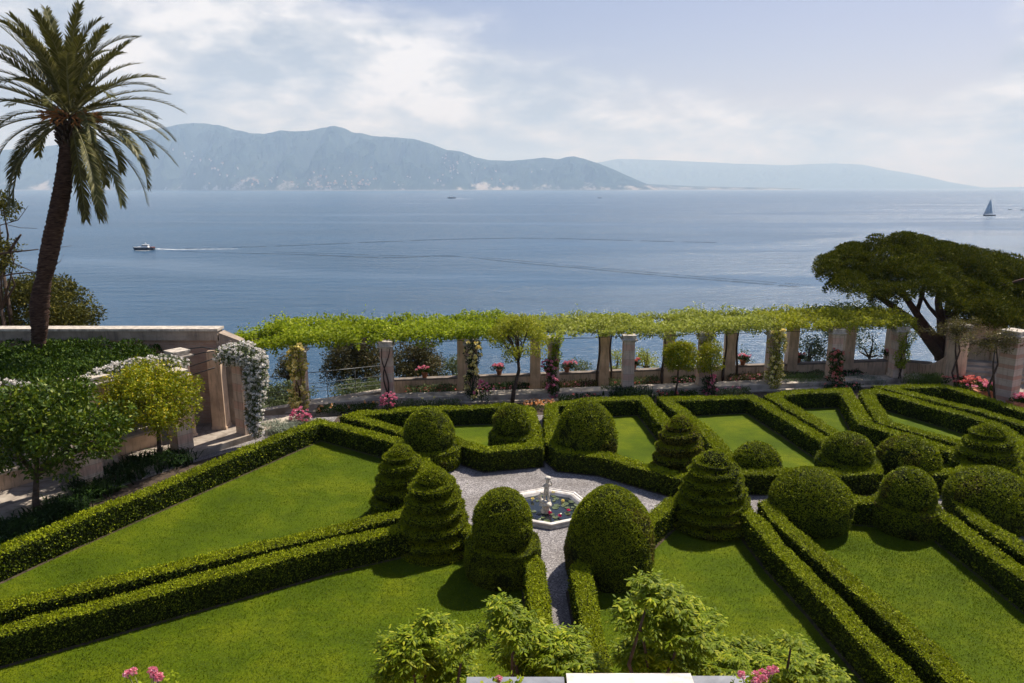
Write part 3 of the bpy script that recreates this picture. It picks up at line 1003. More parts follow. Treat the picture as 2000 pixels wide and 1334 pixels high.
def topiary(name, label, c, R, H, kind, seed=0, leafm='yew_leaf', group=None, base_h=0.65, turns=5.0, phase=0.0, rust=False):
    seg = 72
    nh = 90
    th = np.linspace(0, 2 * math.pi, seg, endpoint=False)
    hh = np.linspace(0, 1, nh)
    hh = 1 - (1 - hh) ** 1.35
    V = np.zeros((nh, seg, 3))
    for j, u in enumerate(hh):
        z = u * H
        if kind == 'egg':
            r = R * (0.93 + 0.07 * min(1, u / 0.22)) if u < 0.22 else R * max(0.0, 1 - ((u - 0.22) / 0.78) ** 2.05) ** 0.5
            r = np.full(seg, r)
        elif kind == 'dome':      # wide hemispherical
            if u < 0.35:
                r = R * (0.86 + 0.14 * math.sin(u / 0.35 * math.pi / 2))
            else:
                r = R * math.sqrt(max(0, 1 - ((u - 0.35) / 0.65) ** 2.1))
            r = np.full(seg, r)
        elif kind == 'ball_base':  # drum with a ball or egg on it
            if z < base_h:
                r = R * (0.93 + 0.07 * math.sin(z / base_h * math.pi))
            elif z < base_h + 0.03:
                r = R * 0.98
            else:
                k = (z - base_h - 0.03) / (H - base_h - 0.03)
                r = R * 0.80 * math.sqrt(max(0, 1 - abs((k - 0.22) / 0.78) ** 1.9)) if k > 0.22 else R * 0.80 * (0.86 + 0.14 * k / 0.22)
            r = np.full(seg, r)
        else:                      # spiral
            p = H / turns
            s = ((z / p) - th / (2 * math.pi) + phase) % 1.0
            zc = np.clip(z - s * p + p * 0.35, 0, H)
            prof = lambda q: R * (1 - 0.58 * (q / H) ** 1.05) * np.sqrt(np.clip(1 - np.clip((q / H - 0.62) / 0.40, 0, 1) ** 2.4, 0, 1))
            r = prof(zc)
            sm = np.clip(s / 0.55, 0, 1)
            sm = sm * sm * (3 - 2 * sm)
            r = r * (0.74 + 0.26 * sm) * (1 + 0.05 * np.exp(-((s - 0.82) / 0.15) ** 2))
            cap = prof(z)
            r = np.minimum(r, cap * 1.12 + 0.02) if u > 0.8 else r
            if u > 0.86:
                r = np.full(seg, R * 0.40 * math.sqrt(max(0, 1 - ((u - 0.80) / 0.20) ** 2))) * 1.0
        V[j, :, 0] = c[0] + r * np.cos(th)
        V[j, :, 1] = c[1] + r * np.sin(th)
        V[j, :, 2] = z
    flat = V.reshape(-1, 3)
    ctr = np.array([c[0], c[1], H * 0.4])
    o_ = nrm(flat - ctr)
    d = fbm(flat * 1.3, 3, seed) * (0.045 if kind == 'spiral' else 0.085) + fbm(flat * 4.5, 3, seed + 3) * (0.025 if kind == 'spiral' else 0.045)
    flat = flat + o_ * d[:, None] * np.array([1, 1, 0.6])
    flat[:, 2] = np.maximum(flat[:, 2], 0)
    i = np.arange(nh * seg).reshape(nh, seg)
    i2 = np.roll(i, -1, axis=1)
    Q = np.stack([i[:-1], i2[:-1], i2[1:], i[1:]], -1).reshape(-1, 4)
    b = MB()
    b.add(flat, Q, 0, False)
    b.add(flat[-seg:], [list(range(seg))], 0)
    sc = min(1.4, max(0.9, math.hypot(*c[:2]) / 17.5))
    Pp, Nn = surf_samples(flat, Q, 3400 / sc ** 2)
    # thin spots in patches
    gro = 1.0
    keep = ((fbm(Pp * 2.3, 3, seed + 20) > -0.30) | (rng.random(len(Pp)) < 0.30)) & ((Nn[:, 2] > 0.15) | (rng.random(len(Pp)) < 0.72))
    Pp, Nn = Pp[keep], Nn[keep]
    red = (fbm(Pp * 1.1, 2, seed + 40) + (0.25 if rust else -0.25)) > 0.1
    b.leaves(Pp[~red] + Nn[~red] * rng.uniform(-.012, .02, (int((~red).sum()), 1)), Nn[~red], 0.038 * sc, 0.023 * sc, 1, flat=1.0, rnd=1.35)
    b.leaves(Pp[red] + Nn[red] * rng.uniform(-.012, .02, (int((red).sum()), 1)), Nn[red], 0.038 * sc, 0.023 * sc, 2, flat=1.0, rnd=1.35)
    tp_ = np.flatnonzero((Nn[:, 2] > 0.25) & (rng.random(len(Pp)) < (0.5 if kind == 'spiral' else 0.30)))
    b.leaves(Pp[tp_] + Nn[tp_] * 0.02, Nn[tp_], 0.040 * sc, 0.022 * sc, 3, out=1.0, rnd=1.0, flat=0.5)  # tip leaves on up-facing parts lighten ledges and crowns as sun would
    # stray untrimmed shoots
    k = rng.choice(len(Pp), 260)
    b.leaves(Pp[k], Nn[k], 0.07 * sc, 0.02 * sc, 1, out=1.6, rnd=0.5)
    o = b.build(name, [M['box_body'], M[leafm], M['yew_rust'], M['box_tip']], None, (c[0], c[1], 0))
    tag(o, label, 'topiary', group)


TD, TS = 'domed topiary shrubs', 'spiral topiary shrubs'
topiary('domed_topiary', 'tall egg-shaped topiary on a hedge drum, before the left back lawn', (-2.73, 22.44), 1.04, 1.95, 'ball_base', 1, 'yew_leaf', TD, 0.62)
topiary('spiral_topiary', 'spiral topiary standing just behind another spiral, left of the fountain', (-3.09, 18.75), 0.90, 2.03, 'spiral', 2, 'yew_leaf', TS, turns=6.0, phase=0.2)
topiary('spiral_topiary', 'big spiral topiary at the end of the double hedge, left of the fountain', (-1.97, 16.86), 0.96, 2.13, 'spiral', 3, 'yew_leaf', TS, turns=6.4, phase=0.55)
topiary('domed_topiary', 'rounded topiary with a ledge around its waist, left of the narrow path', (-0.22, 15.56), 0.88, 2.14, 'ball_base', 4, 'yew_leaf', TD, 0.82)
topiary('domed_topiary', 'largest egg-shaped topiary right of the narrow path in front of the fountain', (2.33, 15.64), 1.06, 2.13, 'egg', 5, 'yew_leaf', TD)
topiary('spiral_topiary', 'large spiral topiary right of the fountain at the gravel fork', (5.46, 18.15), 1.08, 2.08, 'spiral', 6, 'yew_leaf', TS, turns=7.2, phase=0.1)
topiary('domed_topiary', 'wide round dome shrub right of the big spiral, touching the gravel', (8.09, 18.11), 1.05, 1.52, 'dome', 7, 'yew_leaf', TD)
topiary('ball_topiary', 'leafy ball topiary on a round drum at the right front lawn', (10.63, 17.92), 0.86, 1.68, 'ball_base', 8, 'yew_leaf', TD, 0.66)
topiary('domed_topiary', 'wide dark dome shrub cut by the right edge of the photo', (13.10, 18.29), 1.10, 1.48, 'dome', 9, 'yew_leaf', TD)
topiary('domed_topiary', 'round topiary on a ledge beside the path at the left back lawn', (0.0, 23.5), 0.82, 1.74, 'ball_base', 10, 'yew_leaf', TD, 0.70)
topiary('domed_topiary', 'broad egg-shaped topiary in the back, right of the path behind the fountain', (2.48, 22.99), 1.06, 2.04, 'egg', 11, 'yew_leaf', TD)
topiary('spiral_topiary', 'back spiral topiary with a ball on top, behind the large spiral', (5.24, 21.17), 0.93, 2.08, 'spiral', 12, 'yew_rust', TS, turns=5.6, phase=0.4, rust=True)
topiary('domed_topiary', 'smallest low dome shrub at the foot of the middle back lawn', (7.66, 21.13), 0.73, 1.19, 'dome', 13, 'yew_leaf', TD)
topiary('ball_topiary', 'ball topiary on a low drum between two dome shrubs in the back row', (10.47, 21.09), 0.90, 1.57, 'ball_base', 14, 'yew_leaf', TD, 0.66)
topiary('domed_topiary', 'low dome shrub between the back ball topiary and the right spiral', (12.34, 21.05), 0.90, 1.44, 'dome', 15, 'yew_leaf', TD, rust=True)
topiary('spiral_topiary', 'low uneven spiral topiary near the right edge in the back row', (14.85, 21.14), 1.04, 1.82, 'spiral', 16, 'yew_leaf', TS, turns=5.2, phase=0.75)

# ------------------------------------------------------------------ fountain and statue
FC = Vector((1.02, 19.0, 0))


def octo(r, rot=0.03):
    return [(FC.x + r * math.cos(rot + k * math.pi / 4), FC.y + r * math.sin(rot + k * math.pi / 4)) for k in range(8)]


ft = thing('fountain_basin', 'octagonal white marble lily pond basin in the gravel circle', 'fountain', FC)
b = MB()
rings = [(1.24, 0.0), (1.24, 0.06), (1.20, 0.08), (1.20, 0.10), (1.235, 0.11), (1.235, 0.15), (1.20, 0.165), (1.16, 0.165), (1.145, 0.145), (1.08, 0.14), (1.03, 0.11), (0.98, 0.05), (0.97, 0.01)]
V, Fs = [], []
for r, z in rings:
    V += [(x, y, z + 0.003) for x, y in octo(r)]
for j in range(len(rings) - 1):
    for k in range(8):
        Fs.append([j * 8 + k, j * 8 + (k + 1) % 8, (j + 1) * 8 + (k + 1) % 8, (j + 1) * 8 + k])
b.add(V, Fs)
b.build('rim', M['marble'], ft)
m, t = mat('pond water')
oc = t.n('ShaderNodeTexCoord').outputs['Object']
bp = t.n('ShaderNodeBump', {'Height': t.noise(oc, 7, 3), 'Strength': 0.15, 'Distance': 0.03})
p = t.n('ShaderNodeBsdfPrincipled', {'Base Color': (0.012, 0.018, 0.022, 1), 'Roughness': 0.06, 'Normal': bp.outputs[0]})
t.n('ShaderNodeOutputMaterial', {0: p.outputs[0]})
b = MB()
b.sheet(octo(0.995), 0.035)
o = b.build('water', m, ft)
first = None
pads = []
random.seed(11)
for k in range(38):
    for _ in range(30):
        a, r = random.uniform(0, 2 * math.pi), 0.90 * random.random() ** 0.35
        x, y = FC.x + r * math.cos(a), FC.y + r * math.sin(a)
        rr = random.uniform(0.055, 0.105)
        if all((x - q[0]) ** 2 + (y - q[1]) ** 2 > (0.8 * (rr + q[2])) ** 2 for q in pads) and r > 0.18:
            pads.append((x, y, rr))
            break
for k, (x, y, rr) in enumerate(pads):
    if k < 3:
        pass
    b = MB()
    n = 14
    a0 = random.uniform(0, 6.28)
    V = [(x, y, 0.042)] + [(x + rr * math.cos(a0 + 0.25 + i * 5.8 / (n - 1)), y + rr * math.sin(a0 + 0.25 + i * 5.8 / (n - 1)), 0.042 + random.uniform(0.0, 0.012)) for i in range(n)]
    b.add(V, [[0, i, i + 1] for i in range(1, n)])
    tag(b.build('lily_pad', M['pad'], None, (x, y, 0.04)), 'round floating lily pad on the pond water around the statue', 'lily pad', 'lily pads on the pond')


def bloom(b, c, r, n=16, m=0, up=0.35):
    d = nrm(rng.normal(size=(n, 3)) * np.array([1, 1, 0.6]) + np.array([0, 0, up]))
    P = np.array(c) + d * r * 0.15
    b.leaves(P, d, r * 1.0, r * 1.05, m, out=1.5, rnd=0.35, var=0.15)


for (px, py), lab, mm in (((1074, 1001), 'deep red water lily just in front of the statue base', 'magenta'), ((1093, 1007), 'magenta water lily nearest the front rim of the pond', 'magenta'),
                          ((1110, 997), 'magenta water lily at the right side of the pond', 'magenta'), ((1099, 978), 'pale yellow water lily right of the statue', 'yellow_rose'),
                          ((1040, 975), 'pale yellow water lily left of the statue', 'yellow_rose'), ((1081, 962), 'pale yellow water lily behind the statue', 'yellow_rose')):
    c = G(px, py, 0.10)
    b = MB()
    bloom(b, c, 0.055, 26)
    tag(b.build('water_lily', M[mm], None, (c.x, c.y, 0.05)), lab, 'water lily', 'water lilies in the pond')

sc_ = Vector((0.95, 18.80, -0.06))
st = thing('cherub_statue', 'weathered white marble statue of a child standing on a curled dolphin in the pond', 'statue', sc_)


def skin(name, verts, edges, mat_, parent, sub=2):
    me = bpy.data.meshes.new(name)
    base = Vector(parent.location)
    me.from_pydata([Vector(v[:3]) for v in verts], edges, [])
    o = bpy.data.objects.new(name, me)
    scene.collection.objects.link(o)
    md = o.modifiers.new('skin', 'SKIN')
    for i, v in enumerate(verts):
        me.skin_vertices[0].data[i].radius = (v[3], v[3] if len(v) < 5 else v[4])
    me.skin_vertices[0].data[0].use_root = True
    s = o.modifiers.new('sub', 'SUBSURF')
    s.levels = sub
    s.render_levels = sub
    me.materials.append(mat_)
    o.parent = parent
    return o


b = MB()
b.lathe(sc_, [(0.16, 0.06), (0.17, 0.14), (0.11, 0.24), (0.12, 0.34), (0.20, 0.38), (0.20, 0.43), (0.10, 0.48)], 14,
        rfun=lambda r, z, th: r * (1 + 0.10 * math.sin(5 * th + z * 9)))
b.build('pedestal', M['statue'], st)
# dolphin: fat head in front, tail curling up on the left
skin('dolphin', [(0.10, -0.18, 0.44, .055), (0.02, -0.12, 0.48, .085), (-0.06, -0.04, 0.49, .095), (-0.14, 0.05, 0.50, .08), (-0.20, 0.08, 0.60, .06), (-0.19, 0.05, 0.72, .045),
                 (-0.12, 0.03, 0.78, .03), (0.17, -0.22, 0.42, .03), (-0.06, 0.05, 0.83, .045, .015), (-0.16, 0.0, 0.84, .04, .015), (0.16, -0.05, 0.58, .03, .012), (0.04, -0.04, 0.50, .05)],
     [(0, 1), (1, 2), (2, 3), (3, 4), (4, 5), (5, 6), (0, 7), (6, 8), (6, 9), (11, 10), (1, 11)], M['statue'], st)
# child: body with arms raised to the shell on its head
body = [(0.02, 0, 0.86, .075, .065), (0.02, 0, 0.96, .082, .068), (0.03, -0.01, 1.06, .085, .062), (0.035, -0.01, 1.13, .06, .05), (0.045, -0.015, 1.18, .032),
        (0.055, -0.03, 1.235, .060, .064), (0.06, -0.03, 1.30, .062, .066), (0.065, -0.025, 1.345, .040),
        (-0.025, 0, 0.80, .055), (-0.04, -0.01, 0.66, .042), (-0.03, 0.02, 0.54, .030), (-0.035, -0.03, 0.50, .022),
        (0.065, -0.01, 0.80, .055), (0.09, -0.05, 0.67, .042), (0.07, -0.02, 0.55, .030), (0.075, -0.07, 0.51, .022),
        (0.115, 0, 1.12, .036), (0.185, -0.03, 1.10, .030), (0.18, -0.07, 1.20, .024), (0.135, -0.06, 1.30, .018),
        (-0.045, 0, 1.12, .036), (-0.10, -0.04, 1.06, .030), (-0.055, -0.11, 1.08, .024), (0.0, -0.13, 1.13, .018)]
skin('body', body, [(0, 1), (1, 2), (2, 3), (3, 4), (4, 5), (5, 6), (6, 7), (0, 8), (8, 9), (9, 10), (10, 11), (0, 12), (12, 13), (13, 14), (14, 15),
                    (3, 16), (16, 17), (17, 18), (18, 19), (3, 20), (20, 21), (21, 22), (22, 23)], M['statue'], st)
b = MB()
c = sc_ + Vector((0.06, -0.03, 1.30))
b.lathe(c, [(0.055, 0.0), (0.088, 0.02), (0.10, 0.055), (0.092, 0.10), (0.05, 0.125)], 14, rfun=lambda r, z, th: r * (1 + 0.08 * math.sin(7 * th)))
b.build('wreath', M['statue'], st)
st.scale = (0.88, 0.88, 0.82)

# ------------------------------------------------------------------ main pergola: ledge, walkway, parapet, pillars
FP = [(590, 28.6), (758, 29.6), (922, 30.0), (1080, 30.4), (1225, 30.9), (1372, 31.4), (1505, 31.9), (1625, 32.3), (1748, 32.8)]
LEDGE = 0.26
fw = [XY(px, Y, LEDGE) for px, Y in FP]


def ledge_line(off, x):
    xs_ = [p.x for p in fw]
    ys_ = [p.y for p in fw]
    if x < xs_[0]:
        return ys_[0] + (x - xs_[0]) * 0.35 + off
    if x > xs_[-1]:
        return ys_[-1] + (x - xs_[-1]) * 0.16 + off
    return float(np.interp(x, xs_, ys_)) + off


xsn = list(np.linspace(-9.2, 19.5, 14))
b = MB()
b.prism([(x, ledge_line(-0.45, x)) for x in xsn] + [(x, ledge_line(0.35, x)) for x in xsn[::-1]], -0.7, LEDGE)
tag(b.build('stone_ledge', M['stone']), kind='structure')
b = MB()
b.prism([(x, ledge_line(-0.75, x)) for x in xsn] + [(x, ledge_line(-0.453, x)) for x in xsn[::-1]], -0.2, 0.06)
tag(b.build('step', M['stone']), kind='structure')
b = MB()
b.prism([(x, ledge_line(0.353, x)) for x in xsn] + [(x, ledge_line(3.6, x)) for x in xsn[::-1]], -2.6, -0.62)
tag(b.build('walkway', M['paving']), kind='structure')
# planting soil in front of the ledge
b = MB()
b.sheet([(x, ledge_line(-2.6, x)) for x in np.linspace(-7.0, 19, 10)] + [(x, ledge_line(-0.76, x)) for x in np.linspace(-7.0, 19, 10)][::-1], 0.006)
tag(b.build('planting_bed', M['soil']), kind='structure')


def pillar(name, p, z0, z1, wd, label, rz=0.0, shaft='band', cap=True, group='stone pillars of the pergola', bolt=False):
    r = thing(name, label, 'pillar', (p.x, p.y, z0), group)
    hcap = 0.30 if cap else 0.0
    b = MB()
    b.box((p.x, p.y, z0), (wd * 1.12, wd * 1.12, 0.10), rz)
    b.box((p.x, p.y, z0 + 0.10), (wd, wd, z1 - z0 - hcap - 0.10), rz, taper=0.96)
    b.build('shaft', M[shaft], r)
    if cap:
        b = MB()
        b.box((p.x, p.y, z1 - 0.30), (wd * 1.06, wd * 1.06, 0.05), rz)
        b.box((p.x, p.y, z1 - 0.25), (wd * 1.30, wd * 1.30, 0.035), rz)
        b.box((p.x, p.y, z1 - 0.215), (wd * 1.42, wd * 1.42, 0.035), rz)
        b.box((p.x, p.y, z1 - 0.18), (wd * 1.08, wd * 1.08, 0.12), rz)
        b.box((p.x, p.y, z1 - 0.06), (wd * 1.17, wd * 1.17, 0.06), rz)
        b.build('capital', M['stone_cap'], r)
    return r


plabels = ['stone pillar wrapped in yellow climbing roses, nearest the white rose pillar',
           'stone pillar with a bare twisted vine stem on its front and pink roses at its foot',
           'stone pillar hidden by mixed yellow roses and dark leaves, left of the crooked tree',
           'stone pillar behind a tall pink climbing rose, right of the crooked tree',
           'bare pinkish stone pillar with clear cap and nothing growing on it',
           'stone pillar behind the round standard tree and yellow shrub',
           'stone pillar covered by a yellow climbing rose at the corner of the narrow back lawn',
           'stone pillar with a thin bare stem and a red climbing rose at its foot',
           'stone pillar with a leafy green climber on its right side']
for (p, lab) in zip(fw, plabels):
    pillar('stone_pillar', p, LEDGE, 2.68, 0.50, lab)

bpx = [905, 1045, 1178, 1303, 1421, 1541, 1650, 1735]
bw = []
blabels = ['tan stucco pier behind the yellow and pink rose pillar', 'tan stucco pier behind the crooked tree trunk', 'tan stucco pier with a vine stem on each side, left of the bare stone pillar',
           'tan stucco pier just left of the round standard tree', 'tan stucco pier right of the yellow shrub', 'tan stucco pier right of the yellow rose pillar by the wall',
           'tan stucco pier right of the red rose pillar', 'tan stucco pier left of the leafy green climber pillar']
for px, lab in zip(bpx, blabels):
    x0 = XY(px, 33, 0).x
    y = ledge_line(3.0, x0)
    p = XY(px, y, -0.6)
    bw.append(p)
    pillar('stucco_pier', p, -0.62, 2.78, 0.50, lab, 0, 'stucco', False, 'tan stucco piers along the parapet')
# parapet segments between the piers
wallp = [XY(740, ledge_line(3.0, -6.2), 0)] + bw + [XY(1830, 34.9, 0)]
par = thing('parapet_wall', 'low tan stucco parapet with dark coping between the pergola piers', 'wall', (wallp[4].x, wallp[4].y, -0.62))
b, cpb = MB(), MB()
for i in range(len(wallp) - 1):
    p, q = wallp[i], wallp[i + 1]
    d = (q - p)
    d.z = 0
    L = d.length - 0.50
    c = (p + q) / 2
    a = math.atan2(d.y, d.x)
    zt = 0.16 + 0.02 * i
    b.box((c.x, c.y, -0.62), (L, 0.26, 0.62 + zt), a)
    cpb.box((c.x, c.y, zt), (L - 0.004, 0.36, 0.08), a)
b.build('wall_face', M['stucco'], par)
cpb.build('coping', M['coping'], par)
# sweeping end of the parapet
e0, e1 = A(1830, 705, 34.6), A(1838, 690, 33.6)
b = MB()
V = []
for k in range(9):
    u = k / 8
    q = XY(1795 + 52 * u, 35.0 - 1.8 * u, 0)
    V.append((q.x, q.y, 0.34 + 0.85 * u ** 2))
for k in range(8):
    p, q = V[k], V[k + 1]
    b.add([(p[0], p[1] - .12, -.6), (q[0], q[1] - .12, -.6), (q[0], q[1] + .12, -.6), (p[0], p[1] + .12, -.6),
           (p[0], p[1] - .12, p[2]), (q[0], q[1] - .12, q[2]), (q[0], q[1] + .12, q[2]), (p[0], p[1] + .12, p[2])],
          [[3, 2, 1, 0], [4, 5, 6, 7], [0, 1, 5, 4], [2, 3, 7, 6], [1, 2, 6, 5], [3, 0, 4, 7]])
b.build('curved_end', M['stucco'], par)

# iron rods and wires of the pergola
pf = thing('pergola_wires', 'thin dark iron rods and wires strung between the pillar tops', 'pergola', (fw[4].x, fw[4].y, 2.6))
for i in range(len(fw) - 1):
    b = MB()
    a_, b_ = fw[i] + Vector((0.2, 0, 2.34)), fw[i + 1] + Vector((-0.2, 0, 2.34))
    mid = (a_ + b_) / 2 - Vector((0, 0, 0.03))
    b.tube([a_, mid, b_], 0.014, 5)
    b.build('rod', M['iron'], pf)
for i in range(len(bw)):
    b = MB()
    j = min(i + 2, len(fw) - 1)
    b.tube([Vector((bw[i].x, bw[i].y, 2.80)), Vector((fw[j].x, fw[j].y, 2.70))], 0.012, 5)
    b.build('rod', M['iron'], pf)


# vines on the pergola
def vine(label, px0, px1, leafm, thick, dens, seed, dip=1.0, name='grape_vine', lsize=0.11):
    n = int(1.25 * dens * (px1 - px0) / 100)
    xa, xb = XY(px0, 31.5, 2.7).x, XY(px1, 32.5, 2.7).x
    x = rng.uniform(xa, xb, n)
    v = rng.uniform(-0.25, 3.35, n)
    yb = np.array([ledge_line(0, q) for q in x]) + v
    cov_ = fbm(np.column_stack([x * 0.9, yb * 0.9, np.full(n, seed * 1.3)]), 4, seed)
    hsc = np.clip(0.5 + cov_ * 1.2, 0, 1)
    z = 2.68 + rng.random(n) ** 1.3 * thick * (0.35 + hsc) + 0.07 * v / 3
    # hanging fringe at the front
    fr = (v < 0.25) & (rng.random(n) < 0.6)
    hang = np.clip(fbm(np.column_stack([x * 1.7, np.zeros(n), np.full(n, seed)]), 3, seed + 2) + 0.15, 0, 1)
    z = np.where(fr, z - rng.random(n) * hang * 1.1 * dip, z)
    keep = (cov_ > -0.38)
    P = np.column_stack([x, yb, z])[keep]
    N = nrm(np.column_stack([rng.normal(0, .4, len(P)), rng.normal(-0.2, .4, len(P)), np.ones(len(P))]))
    b = MB()
    b.leaves(P, N, lsize, lsize * 0.85, 0, out=0.15, rnd=1.0, droop=0.15, flat=0.5)
    # shoots reaching up
    for k in range(int((px1 - px0) / 5)):
        c = P[int(rng.integers(len(P)))]
        m_ = 7
        q = c + np.cumsum(rng.normal(0, 0.04, (m_, 3)) + np.array([0, 0, 0.045]), 0)
        b.leaves(q, np.tile([0, 0, 1.0], (m_, 1)), lsize * 0.8, lsize * 0.6, 0)
    cx = (xa + xb) / 2
    o = thing(name, label, 'vine', (cx, ledge_line(0, cx), 2.6), 'vines over the pergola')
    b.build('leaves', M[leafm], o)
    sb = MB()
    for k in range(int((px1 - px0) / 60)):
        xx = rng.uniform(xa, xb)
        pts = []
        for j in range(7):
            pts.append((xx + j * 0.35 + rng.normal(0, .08), ledge_line(0.2 + 0.45 * j, xx) + rng.normal(0, .08), 2.72 + rng.normal(0, .04)))
        sb.tube(pts, 0.02, 5)
    sb.build('stem', M['bark'], o)


vine('bright green vine thickly covering the left half of the pergola roof', 545, 985, 'vine_leaf', 0.52, 5600, 1, 1.3)
vine('pale green vine over the middle of the pergola roof', 985, 1520, 'vine_pale', 0.46, 5200, 2, 1.0, lsize=0.10)
vine('yellowish green vine at the right end of the pergola roof', 1520, 1800, 'vine_yel', 0.52, 5000, 3, 1.3, lsize=0.10)
# left corner sweep of vine towards the white roses
vb = MB()
n = 7500
u = rng.random(n)
px_ = 408 + 150 * u
py_ = 682 - 36 * u + rng.normal(0, 1, n) * (5 + 8 * u)
P = np.array([A(a, c, 27.5 + 2.6 * k + r) for a, c, k, r in zip(px_, py_, u, rng.uniform(-0.8, 0.8, n))])
keep = fbm(P * 1.1, 3, 77) > -0.25
vb.leaves(P[keep], np.tile([0, 0, 1.0], (keep.sum(), 1)), 0.11, 0.09, 0, out=0.2, flat=0.5)
ov = thing('grape_vine', 'thin tip of vine reaching left from the pergola corner above the white roses', 'vine', A(470, 665, 28.5), 'vines over the pergola')
vb.build('leaves', M['vine_leaf'], ov)
vb = MB()
vb.tube([A(425, 682, 27.6), A(470, 668, 28.3), A(540, 655, 29.6), A(600, 650, 30)], 0.025, 5)
vb.build('stem', M['bark'], ov)


# climbing plants on the pillars
def climber(name, label, p, z0, z1, rad, leafm, flowm=None, nl=900, nf=60, fr=0.075, lean=0.0, top=0.0, cat='climbing plant', bare=0.0, leaf=0.085, yoff=-0.28, hang=0):
    o = thing(name, label, cat, (p.x, p.y + yoff, z0))
    b = MB()
    n = nl
    h = rng.random(n)
    a = rng.uniform(0, 2 * math.pi, n)
    rr = rad * (0.6 + 0.5 * np.sin(h * 6 + rad * 9) ** 2 + top * h ** 2) * rng.random(n) ** 0.4
    x = p.x + lean * h + rr * np.cos(a)
    y = p.y + yoff * 0.6 + rr * np.sin(a) * 0.9 - 0.12
    z = z0 + (bare + (1 - bare) * h) * (z1 - z0)
    P = np.column_stack([x, y, z])
    keep = fbm(P * 2.2, 3, int(p.x * 10) + 50) > -0.3
    P = P[keep]
    N = nrm(np.column_stack([P[:, 0] - p.x, P[:, 1] - p.y - 0.001, 0.35 * np.ones(len(P))]))
    b.leaves(P, N, leaf, leaf * 0.62, 0, out=0.6, droop=0.2)
    b.build('leaves', M[leafm], o)
    if flowm:
        fb = MB()
        kk = rng.choice(len(P), nf)
        for q, nn in zip(P[kk], N[kk]):
            bloom(fb, q + nn * 0.07 + np.array([0, -0.03, 0]), fr, 14)
        tag(fb.build('blossoms', M[flowm], o), kind='stuff' if nf > 100 else None)
    sb = MB()
    for k in range(3):
        pts = []
        for j in range(9):
            u = j / 8
            pts.append((p.x + lean * u + 0.10 * math.sin(u * 7 + k * 2.1) + 0.05 * (k - 1), p.y + yoff - 0.02 * k, z0 + u * (z1 - z0)))
        sb.tube(pts, [0.028 - 0.016 * j / 8 for j in range(9)], 6)
    sb.build('stem', M['bark'], o)
    return o


climber('climbing_rose', 'yellow climbing rose on the pillar nearest the white roses', fw[0], 0.0, 2.75, 0.38, 'vine_yel', 'yellow_rose', 2200, 100, 0.085, yoff=-0.35)
o = climber('climbing_rose', 'mixed dark climber with clusters of yellow roses left of the crooked tree', fw[2], 0.0, 2.7, 0.34, 'dark_green', 'yellow_rose', 1900, 46, 0.10, yoff=-0.35, lean=0.1)
o = climber('climbing_rose', 'tall pink climbing rose right of the crooked tree', fw[3], 0.0, 1.75, 0.30, 'canopy', 'pink_rose', 1500, 50, 0.08, yoff=-0.35, lean=-0.15)
climber('climbing_vine', 'green leafy climber hanging down the pillar above the pink rose', fw[3], 1.3, 2.8, 0.28, 'vine_leaf', None, 900, yoff=-0.30, lean=0.15)
climber('climbing_rose', 'yellow climbing rose at the corner of the narrow back lawn', fw[6], 0.0, 2.75, 0.38, 'vine_yel', 'yellow_rose', 2400, 95, 0.085, yoff=-0.35, lean=0.05)
climber('climbing_rose', 'red climbing rose against the pillar near the right end', fw[7], 0.0, 1.7, 0.36, 'canopy', 'coral', 1700, 50, 0.075, yoff=-0.40, lean=-0.1)
climber('climbing_vine', 'green leafy climber on the second last pillar, with no flowers', fw[8], 0.2, 2.5, 0.32, 'vine_leaf', None, 1500, yoff=-0.35, top=0.4, bare=0.25, lean=0.15)
climber('climbing_vine', 'green and yellow vine on the pillar beside the round standard tree', fw[5], 0.9, 2.75, 0.40, 'vine_yel', None, 1500, yoff=-0.32, lean=0.1)
p = fw[5] + Vector((0.1, -0.5, 0))
climber('rose_bush', 'small pink and red rose bush at the foot of the round standard tree', p, 0.0, 0.8, 0.35, 'dark_green', 'pink_rose', 700, 18, 0.09, cat='rose bush', yoff=-0.2)
# bare twisting stem on the second pillar
o = thing('bare_vine_stem', 'bare twisted brown vine stem climbing the pillar beside the wire railing', 'vine', (fw[1].x, fw[1].y - 0.3, 0.2))
for k in range(2):
    b = MB()
    b.tube([(fw[1].x + 0.1 * math.sin(u * 6 + k * 2) + (0.28 * (1 if k else -1)) * max(0, u - .6), fw[1].y - 0.33 - 0.03 * k, 0.2 + 2.2 * u) for u in np.linspace(0, 1, 12)],
           [0.04 - 0.02 * u for u in np.linspace(0, 1, 12)], 7)
    b.build('stem', M['bark'], o)
# vine trunks on the sides of two back piers
for p, s, lab in ((bw[2], -1, 'dark vine trunk on the left side of the pier left of the bare pillar'), (bw[2], 1, 'dark vine trunk on the right side of the pier left of the bare pillar'),
                  (bw[4], -1, 'thin vine trunk left of the pier beside the yellow shrub'), (bw[4], 1, 'thin vine trunk right of the pier beside the yellow shrub'),
                  (bw[3], -1, 'vine trunk between the bare pillar and the round standard tree')):
    b = MB()
    b.tube([(p.x + s * (0.30 + 0.05 * math.sin(u * 8)), p.y - 0.25, -0.6 + 3.4 * u) for u in np.linspace(0, 1, 12)], [0.065 - 0.03 * u for u in np.linspace(0, 1, 12)], 7)
    tag(b.build('vine_trunk', M['bark'], None, (p.x + s * .3, p.y - .25, -.6)), lab, 'vine trunk', 'vine trunks on the piers')


